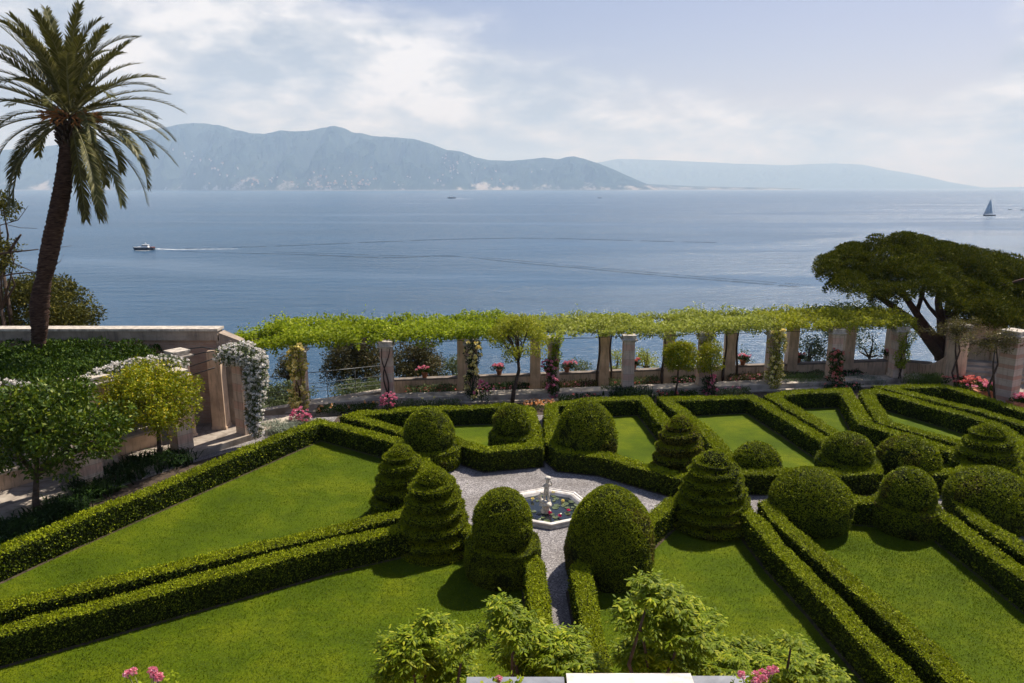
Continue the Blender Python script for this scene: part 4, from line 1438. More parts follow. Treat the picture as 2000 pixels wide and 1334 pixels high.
# rose bushes at the ledge
def rose_bush(px, py, Y, r, flowm, label, nf=16, leafm='canopy', name='rose_bush'):
    c = A(px, py, Y)
    o = thing(name, label, 'rose bush', (c.x, c.y, 0))
    P, N = ball_points([c, c - Vector((0, 0, r * 0.8)), c - Vector((r * .4, 0, r * 0.5))], [r, r * 0.9, r * .7], 900, 0.8, 0.3)
    P[:, 2] = np.maximum(P[:, 2], 0.02)
    b = MB()
    b.leaves(P, N, 0.08, 0.05, 0, out=0.5)
    b.build('leaves', M[leafm], o)
    fb = MB()
    for k in range(int(nf * 1.6)):
        d = rng.normal(size=3)
        d /= np.linalg.norm(d)
        d[1] = -abs(d[1])
        d[2] = d[2] * 0.9 if d[2] > -.4 else -d[2]
        bloom(fb, np.array(c) + d * r * rng.uniform(0.85, 1.2), rng.uniform(0.045, 0.085), 14)
    fb.build('blossoms', M[flowm], o)
    sb = MB()
    for k in range(4):
        sb.tube([(c.x + 0.04 * k, c.y, 0), (c.x + (k - 1.5) * r * .4, c.y, c.z)], 0.012, 5)
    sb.build('stem', M['bark'], o)


rose_bush(588, 812, 26.6, 0.36, 'pink_rose', 'low pink rose bush at the corner of the long left hedge', 20)
rose_bush(760, 783, 28.2, 0.34, 'pink_rose', 'pink rose bush at the foot of the pillar with the bare vine stem', 18)
rose_bush(945, 760, 28.8, 0.36, 'pink_rose', 'small bush with pink and yellow roses beside the crooked tree', 10)


# trees -----------------------------------------------------------------
def tree(name, label, base, crown_c, crown_r, leafm, nclump, clump_r, n_per, leaf, cat='tree', trunk_r=0.09, wdt=0.62, squash=0.8, shell=0.5, seed=0,
         hollow=0.55, limbs=5, bark='bark', trunk_pts=None, out=0.5, gap=-1.0, droop=0.1, fill=0.0, group=None):
    base, cc = Vector(base), Vector(crown_c)
    o = thing(name, label, cat, base, group)
    d = nrm(rng.normal(size=(nclump, 3)))
    d[:, 2] = np.where(d[:, 2] < -0.75, -d[:, 2], d[:, 2])
    rad = (hollow + (1 - hollow) * rng.random(nclump))[:, None]
    C = np.array(cc) + d * rad * np.array(crown_r)
    ok = fbm(C * 0.8, 2, seed + 31) > gap
    C = C[ok]
    R = clump_r * rng.uniform(0.7, 1.25, len(C))
    P, N = ball_points(C, R, n_per, squash, shell)
    N = nrm(N + 0.6 * nrm(P - np.array(cc)))
    b = MB()
    b.leaves(P, N, leaf, leaf * wdt, 0, out=out, droop=droop)
    b.build('crown', M[leafm], o)
    tb = MB()
    tp = trunk_pts or [base, base.lerp(cc, 0.35) + Vector((0.05, 0, 0)), base.lerp(cc, 0.7)]
    tb.tube(tp, [trunk_r * (1 - 0.4 * i / (len(tp) - 1)) for i in range(len(tp))], 9, wob=0.06)
    top = Vector(tp[-1])
    for k in range(min(limbs, len(C))):
        e = Vector(C[int(k * len(C) / limbs)])
        mid = top.lerp(e, 0.5) + Vector((rng.normal() * .12, rng.normal() * .12, 0.1)) * crown_r[0]
        tb.tube([top, mid, e], [trunk_r * .5, trunk_r * .32, trunk_r * .12], 6, wob=0.05)
    tb.build('trunk', M[bark], o)
    return o


# two orange trees on the left
b0 = G(75, 1012, 0)
tree('orange_tree', 'dark green orange tree at the left edge behind the long hedge', b0, (-12.75, 18.9, 2.50), (1.85, 1.6, 1.28), 'citrus_dark', 105, 0.40, 1000, 0.135, trunk_r=0.11, seed=4,
     limbs=9, wdt=0.45, hollow=0.45, trunk_pts=[b0, b0 + Vector((0.0, 0, .55)), b0 + Vector((.05, .1, 1.2))])
b1 = G(313, 903, 0)
tree('citrus_tree', 'yellow-green citrus tree with some yellow leaves, in front of the white roses', b1, (b1.x + 0.02, 22.3, 2.22), (1.68, 1.45, 1.22), 'citrus_yel', 120, 0.38, 1200, 0.105, trunk_r=0.085, seed=6,
     limbs=8, wdt=0.42, hollow=0.5, trunk_pts=[b1, b1 + Vector((0.03, 0, .7)), b1 + Vector((.05, .05, 1.4))])
# round standard tree in front of the pergola
b2 = XY(1317, 29.9, 0.1)
tree('standard_tree', 'small round-headed yellow-green tree on a thin straight trunk before the pergola', b2, A(1328, 697, 29.9), (0.66, 0.6, 0.60), 'citrus_yel', 85, 0.24, 1700, 0.095, trunk_r=0.05, seed=8,
     limbs=4, wdt=0.45)
b2 = XY(1392, 30.3, 0.1)
tree('citrus_shrub', 'loose yellow-orange shrub immediately right of the round standard tree', b2, A(1387, 702, 30.3), (0.60, 0.5, 0.78), 'citrus_yel', 50, 0.22, 1300, 0.085, cat='shrub', trunk_r=0.04, seed=9,
     limbs=4, wdt=0.45)
# crooked open tree
b3 = XY(1000, 29.0, 0.0)
tree('crooked_tree', 'crooked open tree with sparse yellow-olive foliage in front of the pergola', b3, A(1018, 665, 29.2), (1.35, 1.0, 0.95), 'vine_yel', 105, 0.30, 950, 0.085, trunk_r=0.10, seed=10, limbs=11,
     hollow=0.6, gap=-0.2, trunk_pts=[b3, XY(1003, 29, .6), A(1014, 722, 29), A(1012, 706, 29.1)])

# ------------------------------------------------------------------ seaside vegetation beyond the wall
def shrub(label, px, py, Y, r, leafm, ncl=40, cr=0.55, nper=420, leaf=0.12, name='seaside_shrub', seed=0, cat='shrub', gap=-1.0, group='shrubs beyond the parapet', wdt=0.5, hollow=0.4):
    c = A(px, py, Y)
    zb = min(-1.2, c.z - r[2] * 1.05)
    base = Vector((c.x, c.y, zb))
    return tree(name, label, base, c, r, leafm, ncl, cr, nper, leaf, cat, 0.12, wdt, 0.8, 0.45, seed, hollow, 5, gap=gap, group=group)


shrub('large brownish shrub behind the wire railing', 695, 715, 35.5, (1.75, 1.5, 1.5), 'brown_shrub', 110, 0.46, 560, 0.13, seed=1)
shrub('brownish shrub beyond the parapet right of the bare vine stem', 815, 712, 36.2, (1.55, 1.3, 1.25), 'brown_shrub', 90, 0.44, 560, 0.13, seed=2)
shrub('small olive green shrub beyond the parapet left of the mixed rose pillar', 885, 735, 36.0, (0.9, 0.8, 1.1), 'olive', 45, 0.34, 560, 0.11, seed=3)
shrub('low brown shrub left of the yellow rose pillar', 562, 722, 33.5, (0.7, 0.7, 0.7), 'brown_shrub', 34, 0.32, 560, 0.12, seed=4)
shrub('low green shrub on the slope below the yellow rose pillar', 555, 775, 32.0, (1.3, 1.0, 0.6), 'olive', 50, 0.34, 520, 0.12, seed=5)
shrub('low green shrub behind the lower railing wires', 700, 768, 33.0, (1.5, 1.0, 0.55), 'olive', 50, 0.34, 520, 0.12, seed=6)
shrub('small green bush seen just left of the bare stone pillar', 1203, 712, 36.5, (0.5, 0.5, 0.75), 'vine_pale', 22, 0.26, 520, 0.10, seed=7)
shrub('small bush seen just right of the bare stone pillar', 1262, 708, 36.8, (0.75, 0.6, 0.85), 'vine_pale', 30, 0.28, 480, 0.10, seed=8)
shrub('feathery low bush seen beyond the parapet near the pink rose pillar', 1128, 724, 36.5, (0.9, 0.6, 0.5), 'olive', 30, 0.28, 480, 0.10, seed=9)
shrub('thin pale bush seen right of the yellow shrub beyond the parapet', 1450, 705, 37.0, (0.6, 0.6, 0.7), 'olive', 16, 0.24, 380, 0.10, seed=10)
shrub('olive tree rising above the pergola left of the umbrella pine', 1640, 640, 38.5, (1.6, 1.2, 1.55), 'olive', 70, 0.40, 380, 0.12, name='olive_tree', seed=11, cat='tree', group=None)
shrub('second olive bush seen through the piers below the olive tree', 1580, 690, 37.5, (0.95, 0.8, 1.1), 'olive', 45, 0.34, 400, 0.12, seed=12)
shrub('thin olive branches seen against the water near the end pillar', 1700, 680, 37.8, (0.9, 0.8, 1.0), 'olive', 26, 0.26, 300, 0.11, seed=13)
# left of the palm, beyond the brick wall
shrub('rounded olive-brown tree crown rising behind the brick wall by the palm', 70, 625, 32.5, (2.35, 2.2, 1.95), 'coastal', 150, 0.62, 420, 0.15, name='coastal_tree', seed=14, cat='tree', group=None, hollow=0.6)
shrub('ragged pine branch cluster at the left edge beside the palm trunk', -12, 505, 30.5, (1.15, 1.0, 0.9), 'coastal', 34, 0.38, 420, 0.14, name='coastal_pine', seed=15, cat='tree', group=None)
shrub('small dark clump of pine foliage at the left edge below the palm fronds', -12, 408, 30.8, (0.85, 0.8, 0.75), 'coastal', 26, 0.38, 460, 0.14, name='coastal_pine', seed=16, cat='tree', group=None)
o = thing('dead_branch', 'bare pale twisted branches sticking out beside the palm trunk', 'branch', A(0, 500, 30))
b = MB()
for pts, r in (([(-20, 500), (20, 492), (48, 490), (75, 487)], .05), ([(18, 492), (32, 470), (41, 458)], .07), ([(-20, 545), (25, 535), (60, 532), (90, 530)], .04), ([(20, 492), (28, 515), (45, 522), (70, 533)], .03),
               ([(0, 440), (35, 430), (48, 412), (55, 402)], .02), ([(10, 438), (40, 445), (72, 446)], .015), ([(100, 525), (118, 510), (124, 498)], .015), ([(98, 515), (120, 482), (140, 480)], .012)):
    b.tube([A(x, y, 29.8) for x, y in pts], [r * (1 - .2 * i) for i in range(len(pts))], 6)
b.build('twigs', M['bark'], o)

# ------------------------------------------------------------------ umbrella pine
pb = A(1838, 700, 37.5)
pine = thing('umbrella_pine', 'large dark umbrella pine leaning over the sea behind the right end of the pergola', 'tree', pb)
tb = MB()
L = [([(1838, 702, 37.5), (1832, 668, 37.5), (1808, 640, 37.4), (1790, 612, 37.3), (1768, 580, 37.2), (1752, 545, 37.2)], .31),
     ([(1845, 702, 37.5), (1842, 660, 37.6), (1838, 625, 37.8), (1832, 590, 38), (1836, 550, 38.2)], .33),
     ([(1832, 690, 37.3), (1806, 655, 37.0), (1780, 625, 36.6), (1742, 598, 36.2), (1705, 570, 36), (1672, 548, 36)], .26),
     ([(1842, 650, 37.6), (1866, 610, 37.8), (1890, 575, 38), (1915, 540, 38)], .24),
     ([(1842, 650, 37.6), (1852, 600, 38.4), (1860, 560, 39.2), (1868, 520, 39.5)], .22),
     ([(1790, 612, 37.3), (1800, 580, 37.9), (1806, 540, 38.3), (1800, 505, 38.5)], .16),
     ([(1768, 580, 37.2), (1735, 562, 37.6), (1700, 556, 38), (1668, 560, 38)], .12),
     ([(1838, 625, 37.8), (1815, 600, 37.2), (1790, 560, 37)], .13), ([(1852, 600, 38.4), (1900, 580, 37), (1950, 560, 36.4), (2000, 545, 36)], .16),
     ([(1866, 610, 37.8), (1900, 600, 37.2), (1940, 590, 36.6), (1975, 585, 36)], .12)]
for pts, r in L:
    tb.tube([A(*p) for p in pts], [r * (1 - 0.65 * i / (len(pts) - 1)) for i in range(len(pts))], 9, wob=0.05)
tb.build('trunk', M['pine_bark'], pine)
topx = [1560, 1605, 1625, 1660, 1700, 1750, 1800, 1850, 1900, 1950, 2000, 2060, 2120, 2200]
topy = [560, 512, 492, 479, 467, 454, 462, 476, 482, 494, 508, 526, 550, 600]
botx = [1600, 1640, 1690, 1730, 1770, 1830, 1870, 1900, 1950, 2000, 2060, 2200]
boty = [552, 586, 590, 606, 578, 580, 612, 636, 650, 655, 650, 640]
C, R = [], []
for k in range(820):
    px = rng.uniform(1616, 2150) if k < 540 else rng.uniform(1830, 2150)
    u = rng.random() ** (1.1 if px < 1850 else 0.8)
    top = np.interp(px, topx, topy) + 10
    bot = np.interp(px, botx, boty) - 10
    if u > 0.6 and rng.random() < 0.25:
        continue
    py = top + (bot - top) * u
    # dome: upper clumps in the middle/back, lower ones to the front
    Y = 39.5 - 5.2 * u + rng.uniform(-1.6, 1.6)
    C.append(A(px, py, Y))
    R.append(rng.uniform(0.40, 0.80))
P, N = ball_points(C, R, 1050, 0.66, 0.74, up=-0.45)
b = MB()
N = nrm(N + np.array([0, 0, 0.4]))
b.leaves(P, N, 0.13, 0.05, 0, out=1.0, rnd=0.8)
b.build('crown', M['pine'], pine)

# ------------------------------------------------------------------ palm
Yp = 24.6
palm = thing('date_palm', 'tall leaning date palm with a wide drooping crown against the sea', 'palm tree', XY(76, Yp, 0))
tp = [(74, 960, 19), (74, 800, 18), (75, 700, 16), (76, 662, 13.5), (77, 640, 16), (77, 600, 18.5), (80, 570, 17), (86, 543, 14.5), (92, 515, 17), (100, 475, 17.5), (108, 440, 17), (114, 410, 17),
      (121, 375, 16.5), (127, 335, 15.5), (131, 300, 14.5), (134, 262, 14), (136, 235, 15)]
pts, rad = [], []
for i in range(len(tp) - 1):
    for k in range(9):
        u = k / 9
        a_, c_ = tp[i], tp[i + 1]
        px, py, r = a_[0] + (c_[0] - a_[0]) * u, a_[1] + (c_[1] - a_[1]) * u, a_[2] + (c_[2] - a_[2]) * u
        pts.append(A(px, py, Yp))
        rad.append(r / F * 22.8 * (1.06 if k % 2 else 0.97))
b = MB()
b.tube(pts, rad, 18, wob=0.045)
b.build('trunk', M['palm_bark'], palm)
hub = A(137, 228, Yp)


def frond(az, el, L, droop, idx, dead=False):
    rb = MB()
    n = 26
    p = np.array(hub) + np.array([math.cos(az) * math.cos(el), math.sin(az) * math.cos(el), math.sin(el)]) * 0.22
    e = el
    pts, dirs = [], []
    side_drift = rng.normal() * 0.10
    for j in range(n):
        u = j / (n - 1)
        a2 = az + side_drift * u * u
        d = np.array([math.cos(a2) * math.cos(e), math.sin(a2) * math.cos(e), math.sin(e)])
        pts.append(p.copy())
        dirs.append(d)
        p = p + d * L / n
        e = max(e - droop * (0.4 + 1.6 * u) / n, -1.50)
    rb.tube([tuple(q) for q in pts], [0.035 * (1 - 0.85 * j / (n - 1)) for j in range(n)], 5)
    lf = MB()
    m_ = 74
    Vs = []
    for k in range(m_):
        u = 0.14 + 0.86 * k / (m_ - 1)
        f = u * (n - 1)
        j = min(int(f), n - 2)
        q = pts[j] + (pts[j + 1] - pts[j]) * (f - j)
        d = dirs[j]
        side = np.cross(d, [0, 0, 1.0])
        side /= np.linalg.norm(side) + 1e-6
        upv = np.cross(side, d)
        ll = 0.46 * (math.sin(min(1, u * 1.25 + .12) * math.pi * 0.55 + .15)) * (1.0 if u < 0.8 else 1 - (u - 0.8) * 2.2)
        for s in (-1, 1):
            dirl = d * (0.75 + .5 * u) + side * s * rng.uniform(0.55, 0.85) + upv * rng.uniform(0.10, 0.42)
            dirl /= np.linalg.norm(dirl)
            ln = ll * rng.uniform(0.8, 1.1)
            wv_ = np.cross(dirl, upv)
            wv_ /= np.linalg.norm(wv_) + 1e-6
            w_ = 0.026
            mid = q + dirl * ln * .55
            tip = q + dirl * ln + np.array([0, 0, -0.10 * ln - (0.2 * ln if dead else 0)])
            Vs += [q - wv_ * w_ * .5, q + wv_ * w_ * .5, mid + wv_ * w_ * .8, mid - wv_ * w_ * .8, tip]
    Fs = []
    for k in range(len(Vs) // 5):
        o_ = k * 5
        Fs.append([o_, o_ + 1, o_ + 2, o_ + 3])
        Fs.append([o_ + 3, o_ + 2, o_ + 4])
    lf.add(Vs, Fs)
    lf2 = MB()
    r = rb.build('frond', M['petiole'], palm)
    lf.build('leaflets', M['dry' if dead else 'palm'], r)


nf = 76
for k in range(nf):
    u = (k + 0.5) / nf
    el = math.radians(86) - u ** 1.05 * math.radians(112)
    az = k * 2.39996
    Lf = 3.3 + 0.3 * math.sin(k * 1.7) - 0.3 * (u > 0.85)
    if math.sin(az) < -0.55 and el < math.radians(8):
        continue
    frond(az, el, Lf, 0.75 + 0.35 * u + rng.normal() * 0.16, k)
for k, az in enumerate((-0.25, -0.9, 0.15)):
    frond(az, math.radians(-62), 3.3, 1.3, k, True)
for k, az in enumerate((-0.45, -0.8, -2.5, 0.5, 3.6, -2.9)):
    frond(az, math.radians(-35), 3.5, 0.9, k)
b = MB()
for k in range(46):
    a = rng.uniform(0, 2 * math.pi)
    q = np.array(hub) + np.array([0, 0, -0.05])
    d = np.array([math.cos(a), math.sin(a), rng.uniform(0.1, 0.6)])
    pp = [q + d * s * 0.9 + np.array([0, 0, -0.35 * s * s]) for s in np.linspace(0.1, 1.0, 6)]
    b.tube([tuple(x) for x in pp], 0.022, 4)
    for _ in range(5):
        e_ = pp[-1] + rng.normal(0, 0.07, 3)
        b.tube([tuple(pp[-2]), tuple(e_)], 0.012, 4)
b.build('fruit_stalks', M['orange_stalk'], palm)
# old leaf bases under the crown
b = MB()
for k in range(70):
    a = k * 2.4
    z = hub[2] - 0.1 - 0.9 * (k / 70)
    cx = A(133, 262, Yp)
    b.tube([(cx.x + .2 * math.cos(a), cx.y + .2 * math.sin(a), z), (cx.x + .40 * math.cos(a), cx.y + .40 * math.sin(a), z + .22)], [0.06, 0.03], 5)
b.build('leaf_bases', M['bark'], palm)

# ------------------------------------------------------------------ left side: brick wall, walkway, canopy, roses
bwx0, bwx1, bwy = -34.0, -11.05, 26.45
bwall = thing('brick_wall', 'high old brick wall with pale coping behind the palm', 'wall', (-18, bwy, 0))
b = MB().box(((bwx0 + bwx1) / 2, bwy + 0.06, 0), (bwx1 - bwx0, 0.30, 3.4))
b.build('brick_panel', M['brick'], bwall)
b = MB()
b.box(((bwx0 + bwx1) / 2, bwy, 3.403), (bwx1 - bwx0 + 0.1, 0.50, 0.36))
b.build('top_band', M['coping_pale'], bwall)
b = MB()
b.box(((bwx0 + bwx1) / 2, bwy, 3.766), (bwx1 - bwx0 + 0.2, 0.62, 0.09))
b.build('coping', M['stone_cap'], bwall)
for px, wd in ((-190, 0.6), (205, 0.6), (441, 0.55)):
    x = XY(px, bwy - .1, 3).x
    b = MB().box((x, bwy - 0.02, 0), (wd, 0.44, 3.40))
    b.build('pier', M['coping_pale'], bwall)
b = MB()
x = bwx1 + 0.1
b.add([(x, bwy - .25, 0), (x + .75, bwy - .1, 0), (x + .75, bwy + .3, 0), (x, bwy + .3, 0), (x, bwy - .25, 3.70), (x + .75, bwy - .1, 3.35), (x + .75, bwy + .3, 3.35), (x, bwy + .3, 3.70)],
      [[3, 2, 1, 0], [4, 5, 6, 7], [0, 1, 5, 4], [1, 2, 6, 5], [2, 3, 7, 6], [3, 0, 4, 7]])
b.build('end_block', M['coping_pale'], bwall)
p1x = XY(420, 26.0, 1.5)
b = MB().tube([(p1x.x, 26.15, 0.0), (p1x.x, 26.15, 3.0)], 0.065, 10)
b.build('drainpipe', M['pipe'], bwall)

# left walkway, curb, low seat wall
def line_pts(off):
    a, c = Vector((-9.3, 25.6, 0)), Vector((-14.9, 17.7, 0))
    d = (c - a).normalized()
    nn = Vector((d.y, -d.x, 0))     # to the outside (left/back)
    if nn.x > 0:
        nn = -nn
    return a + nn * off, c + nn * off + d * 2.5, d, nn


a0, c0, dW, nW = line_pts(0.0)
a1, c1, _, _ = line_pts(3.2)
b = MB().prism([(a0.x, a0.y), (c0.x, c0.y), (c1.x, c1.y), (-14.5, 26.4), (-8.3, 27.6)], -0.1, 0.10)
tag(b.build('side_walkway', M['paving']), kind='structure')
aa, cc_, _, _ = line_pts(-0.32)
ab, cb, _, _ = line_pts(-0.003)
b = MB().prism([(aa.x + .9, aa.y + 1.2), (cc_.x, cc_.y), (cb.x, cb.y), (ab.x + .7, ab.y + 1.6)], -0.1, 0.22)
tag(b.build('stone_kerb', M['stone']), kind='structure')
s0, s1, _, _ = line_pts(1.7)
s2, s3, _, _ = line_pts(2.15)
s0 = s0 + dW * 3.0
s2 = s2 + dW * 3.0
sw = thing('seat_wall', 'low tan wall with pale stone seat along the left walkway under the trees', 'wall', (s1.x, s1.y, 0.1))
b = MB().prism([(s0.x, s0.y), (s1.x, s1.y), (s3.x, s3.y), (s2.x, s2.y)], 0.10, 0.62)
b.build('wall_face', M['stucco'], sw)
t0, t1, _, _ = line_pts(1.62)
t2, t3, _, _ = line_pts(2.22)
b = MB().prism([(t0.x + dW.x * 2.95, t0.y + dW.y * 2.95), (t1.x, t1.y), (t3.x, t3.y), (t2.x + dW.x * 2.95, t2.y + dW.y * 2.95)], 0.623, 0.70)
b.build('seat', M['stone'], sw)
# left pillars
rzL = math.atan2(dW.y, dW.x)
PL = [(-9.72, 25.05, 'pink-banded pillar smothered by hanging white roses'), (-11.35, 23.35, 'pillar behind the yellow-green citrus tree'),
      (-12.95, 20.65, 'pillar half hidden between the two orange trees'), (-14.6, 18.2, 'pillar at the left edge behind the dark orange tree')]
for x, y, lab in PL:
    pillar('stone_pillar', Vector((x, y, 0)), 0.10, 3.42 if 'citrus' not in lab else 3.0, 0.55, lab, rzL)
PB = [(-11.35, 26.0, 'tan pillar against the end of the brick wall beside the drainpipe'), (-12.0, 24.75, 'capped pillar with pink shaft standing above the citrus tree'),
      (-14.3, 22.1, 'capped pillar with pink shaft at the left end of the long white rose')]
pillar('stone_pillar', XY(434, 25.9, 0), 0.10, 3.1, 0.50, PB[0][2], 0, 'stucco', False)
pq = A(346, 690, 24.9)
pillar('stone_pillar', Vector((pq.x, pq.y, 0)), 0.10, pq.z + 0.12, 0.55, PB[1][2], rzL)
pq2 = A(186, 740, 21.9)
pillar('stone_pillar', Vector((pq2.x, pq2.y, 0)), 0.10, pq2.z + 0.12, 0.55, PB[2][2], rzL)
# wrought iron arch and wires by the brick wall
arch = thing('iron_arch', 'thin black iron arch and wires between the left pillars', 'arch', A(390, 680, 25.2))
for pts in ([(346, 690), (370, 681), (395, 678), (420, 682), (440, 692)], [(346, 700), (400, 688), (430, 684)], [(352, 722), (420, 700)], [(200, 742), (270, 722), (346, 697)], [(350, 740), (420, 718)]):
    b = MB().tube([A(x, y, 25.1 - (0 if x > 300 else 3.0 * (346 - x) / 146)) for x, y in pts], 0.022, 5)
    b.build('bar', M['iron'], arch)

# white roses: long beam and hanging mass
def rose_mass(label, pts, dens_l, nf, r, fr=0.085, fm='white_rose', leafm='olive'):
    P, rad = [], []
    for i in range(len(pts) - 1):
        for k in range(10):
            u = k / 10
            q0, q1 = pts[i], pts[i + 1]
            P.append(A(q0[0] + (q1[0] - q0[0]) * u, q0[1] + (q1[1] - q0[1]) * u, q0[2] + (q1[2] - q0[2]) * u))
            rad.append((q0[3] + (q1[3] - q0[3]) * u) * r)
    Q, N = ball_points(P, rad, dens_l, 0.8, 0.3)
    o = thing('climbing_rose', label, 'climbing rose', P[0])
    b = MB()
    b.leaves(Q, N, 0.09, 0.055, 0)
    b.build('leaves', M[leafm], o)
    Q2, N2 = ball_points(P, [x * 1.05 for x in rad], 700, 0.85, 0.85)
    k = rng.choice(len(Q2), nf, replace=len(Q2) < nf)
    fb = MB()
    for q, nn in zip(Q2[k], N2[k]):
        bloom(fb, q, fr * rng.uniform(.7, 1.2), 12)
    tag(fb.build('blossoms', M[fm], o), kind='stuff')
    sb = MB()
    sb.tube(P[::3], 0.03, 6)
    sb.build('stem', M['bark'], o)


rose_mass('cascade of white climbing roses tumbling down the pillar beside the long hedge', [(440, 695, 24.9, 1.1), (475, 690, 24.7, 1.35), (498, 705, 24.6, 1.2), (500, 740, 24.5, 1.1), (498, 780, 24.4, 0.9), (495, 820, 24.3, 0.75), (503, 850, 24.2, 0.6)],
          820, 900, 0.38, 0.062)
rose_mass('long bank of white climbing roses along the beam above the citrus tree', [(185, 738, 22.0, 0.8), (225, 728, 22.5, 1.1), (270, 718, 23.2, 1.1), (320, 710, 24.0, 1.1), (360, 712, 24.4, 0.7)],
          820, 560, 0.34, 0.062)
rose_mass('few white climbing roses over the dark orange tree at the left edge', [(-30, 752, 19.2, 0.7), (30, 752, 19.4, 0.6), (60, 756, 19.6, 0.5), (80, 760, 19.8, 0.3)], 420, 46, 0.3)

# dense canopy over the side pergola
C, R = [], []
poly = [(-400, 662), (-100, 665), (0, 668), (60, 664), (200, 668), (315, 690), (170, 742), (0, 770), (-300, 800)]
for k in range(700):
    px, py = rng.uniform(-380, 320), rng.uniform(662, 800)
    top = np.interp(px, [-400, 0, 60, 200, 315], [672, 678, 676, 680, 696])
    bot = np.interp(px, [-400, 0, 170, 315], [800, 764, 738, 697])
    if top < py < bot:
        q = G(px, py, 3.05)
        q.z += 0.22 * float(vnoise(np.array([[q.x * 1.1, q.y * 1.1, 0]]), 4)[0])
        if q.y < 26.0:
            C.append(q)
            R.append(rng.uniform(0.3, 0.62))
for k in range(200):
    q = Vector((rng.uniform(-23, -13.2), rng.uniform(20.5, 26), 2.9))
    if q.x < -13.2 - (26 - q.y) * 0.45:
        C.append(q)
        R.append(0.4)
P, N = ball_points(C, R, 800, 0.85, 0.75, up=-0.2)
o = thing('canopy_creeper', 'dense dark green leafy canopy spread over the side pergola below the brick wall', 'creeper', (-17, 23, 2.8))
b = MB()
b.leaves(P, nrm(N + [0, 0, 0.5]), 0.115, 0.06, 0, out=0.6)
b.build('leaves', M['canopy'], o)
sb = MB()
for k in range(6):
    x = -22 + k * 1.5
    sb.tube([(x, 20.8 + 0.4 * k, 0), (x + .1, 21 + .4 * k, 1.5), (x, 21.4 + .4 * k, 2.9)], 0.06, 7)
sb.build('stem', M['bark'], o)


# strap-leaved plants and low planting
def tuft(px, py, r, h, leafm, label, n=150, name='strap_leaf_plant', cat='plant', group=None, z=0.0, wd=0.035):
    c = G(px, py, z)
    b = MB()
    Vs, Fs = [], []
    for k in range(n):
        a = rng.uniform(0, 2 * math.pi)
        x, y = c.x + np.clip(rng.normal() * .42, -.8, .8) * r, c.y + np.clip(rng.normal() * .32, -.6, .6) * r
        L_ = h * rng.uniform(0.7, 1.2)
        el = rng.uniform(0.7, 1.4)
        p = np.array([x, y, z])
        q1 = p + np.array([math.cos(a) * math.cos(el), math.sin(a) * math.cos(el), math.sin(el)]) * L_ * .6
        q2 = q1 + np.array([math.cos(a), math.sin(a), 0.05]) * L_ * .45 * (1.5 - el * .6)
        sd = np.array([-math.sin(a), math.cos(a), 0]) * wd / 2
        o_ = len(Vs)
        Vs += [p - sd, p + sd, q1 + sd, q1 - sd, q2]
        Fs += [[o_, o_ + 1, o_ + 2, o_ + 3], [o_ + 3, o_ + 2, o_ + 4]]
    b.add(Vs, Fs)
    tag(b.build(name, M[leafm], None, (c.x, c.y, z)), label, cat, group)


lab_ag = ['dark strap-leaved clump nearest the citrus trunk', 'dark strap-leaved clump left of the citrus trunk', 'dark strap-leaved clump midway between the two orange trees',
          'dark strap-leaved clump right of the dark orange tree trunk', 'dark low clump just right of the dark orange trunk', 'dark low clump left of the dark orange trunk',
          'dark low clump in the corner at the left edge']
for (px, py), lab in zip([(335, 905), (285, 915), (235, 935), (180, 965), (120, 1005), (50, 1040), (10, 1060)], lab_ag):
    tuft(px, py, 0.85, 0.62, 'dark_green', lab, 420, group='dark clumps behind the long hedge')
b = MB().sheet([tuple(G(*p)[:2]) for p in ((-80, 1110), (330, 945), (620, 835), (600, 812), (500, 868), (350, 912), (-80, 1060))], 0.008)
tag(b.build('planting_bed', M['soil']), kind='structure')
tuft(1232, 776, 1.1, 0.62, 'dark_green', 'broad clump of glossy strap leaves at the foot of the bare stone pillar', 700, group=None)
tuft(1200, 770, 0.7, 0.5, 'canopy', 'smaller leafy clump left of the glossy strap-leaved clump', 300)
for px, py, lab in ((1590, 748, 'green grassy clump between the yellow and the red rose pillars'), (1560, 750, 'green grassy clump right of the yellow rose pillar'),
                    (1790, 748, 'tall grass clump near the end of the pergola, left'), (1835, 746, 'tall grass clump at the foot of the last pillar')):
    tuft(px, py, 1.0, 0.55, 'grass_tuft', lab, 700, 'grass_clump', 'grass', 'tall grass clumps by the pergola', wd=0.02)
tuft(1690, 748, 0.9, 0.5, 'silver', 'silvery lavender clump right of the red climbing rose', 700, 'lavender_clump', 'plant', wd=0.02)
tuft(545, 842, 0.9, 0.5, 'silver', 'silvery shrub below the white roses beside the kerb', 600, 'silver_shrub', 'shrub', wd=0.02)
tuft(1870, 752, 1.0, 0.45, 'dark_green', 'dark leafy clump behind the last hedge near the red planters', 500, wd=0.05)


# flowering rows in front of the parapet
def flower_row(pxa, pxb, label, fm='geranium', leafm='olive', nf=60):
    xa, xb = XY(pxa, 33, 0).x, XY(pxb, 33, 0).x
    n = int(900 * (xb - xa))
    x = rng.uniform(xa, xb, n)
    y = np.array([ledge_line(2.3, q) for q in x]) + rng.normal(0, .18, n)
    hh = 0.30 + 0.18 * fbm(np.column_stack([x * 2, y, x * 0]), 3, 5)
    P = np.column_stack([x, y, -0.60 + rng.random(n) ** .6 * (hh + .28)])
    b = MB()
    b.leaves(P, np.tile([0, -0.3, 1.0], (n, 1)), 0.09, 0.05, 0, out=0.7)
    o = thing('flower_border', label, 'plants', ((xa + xb) / 2, ledge_line(2.3, (xa + xb) / 2), -0.6), 'flowering borders along the parapet')
    b.build('leaves', M[leafm], o)
    fb = MB()
    k = rng.choice(n, nf)
    for q in P[k]:
        bloom(fb, (q[0], q[1], max(q[2], -0.15)), 0.045, 8)
    fb.build('blossoms', M[fm], o)


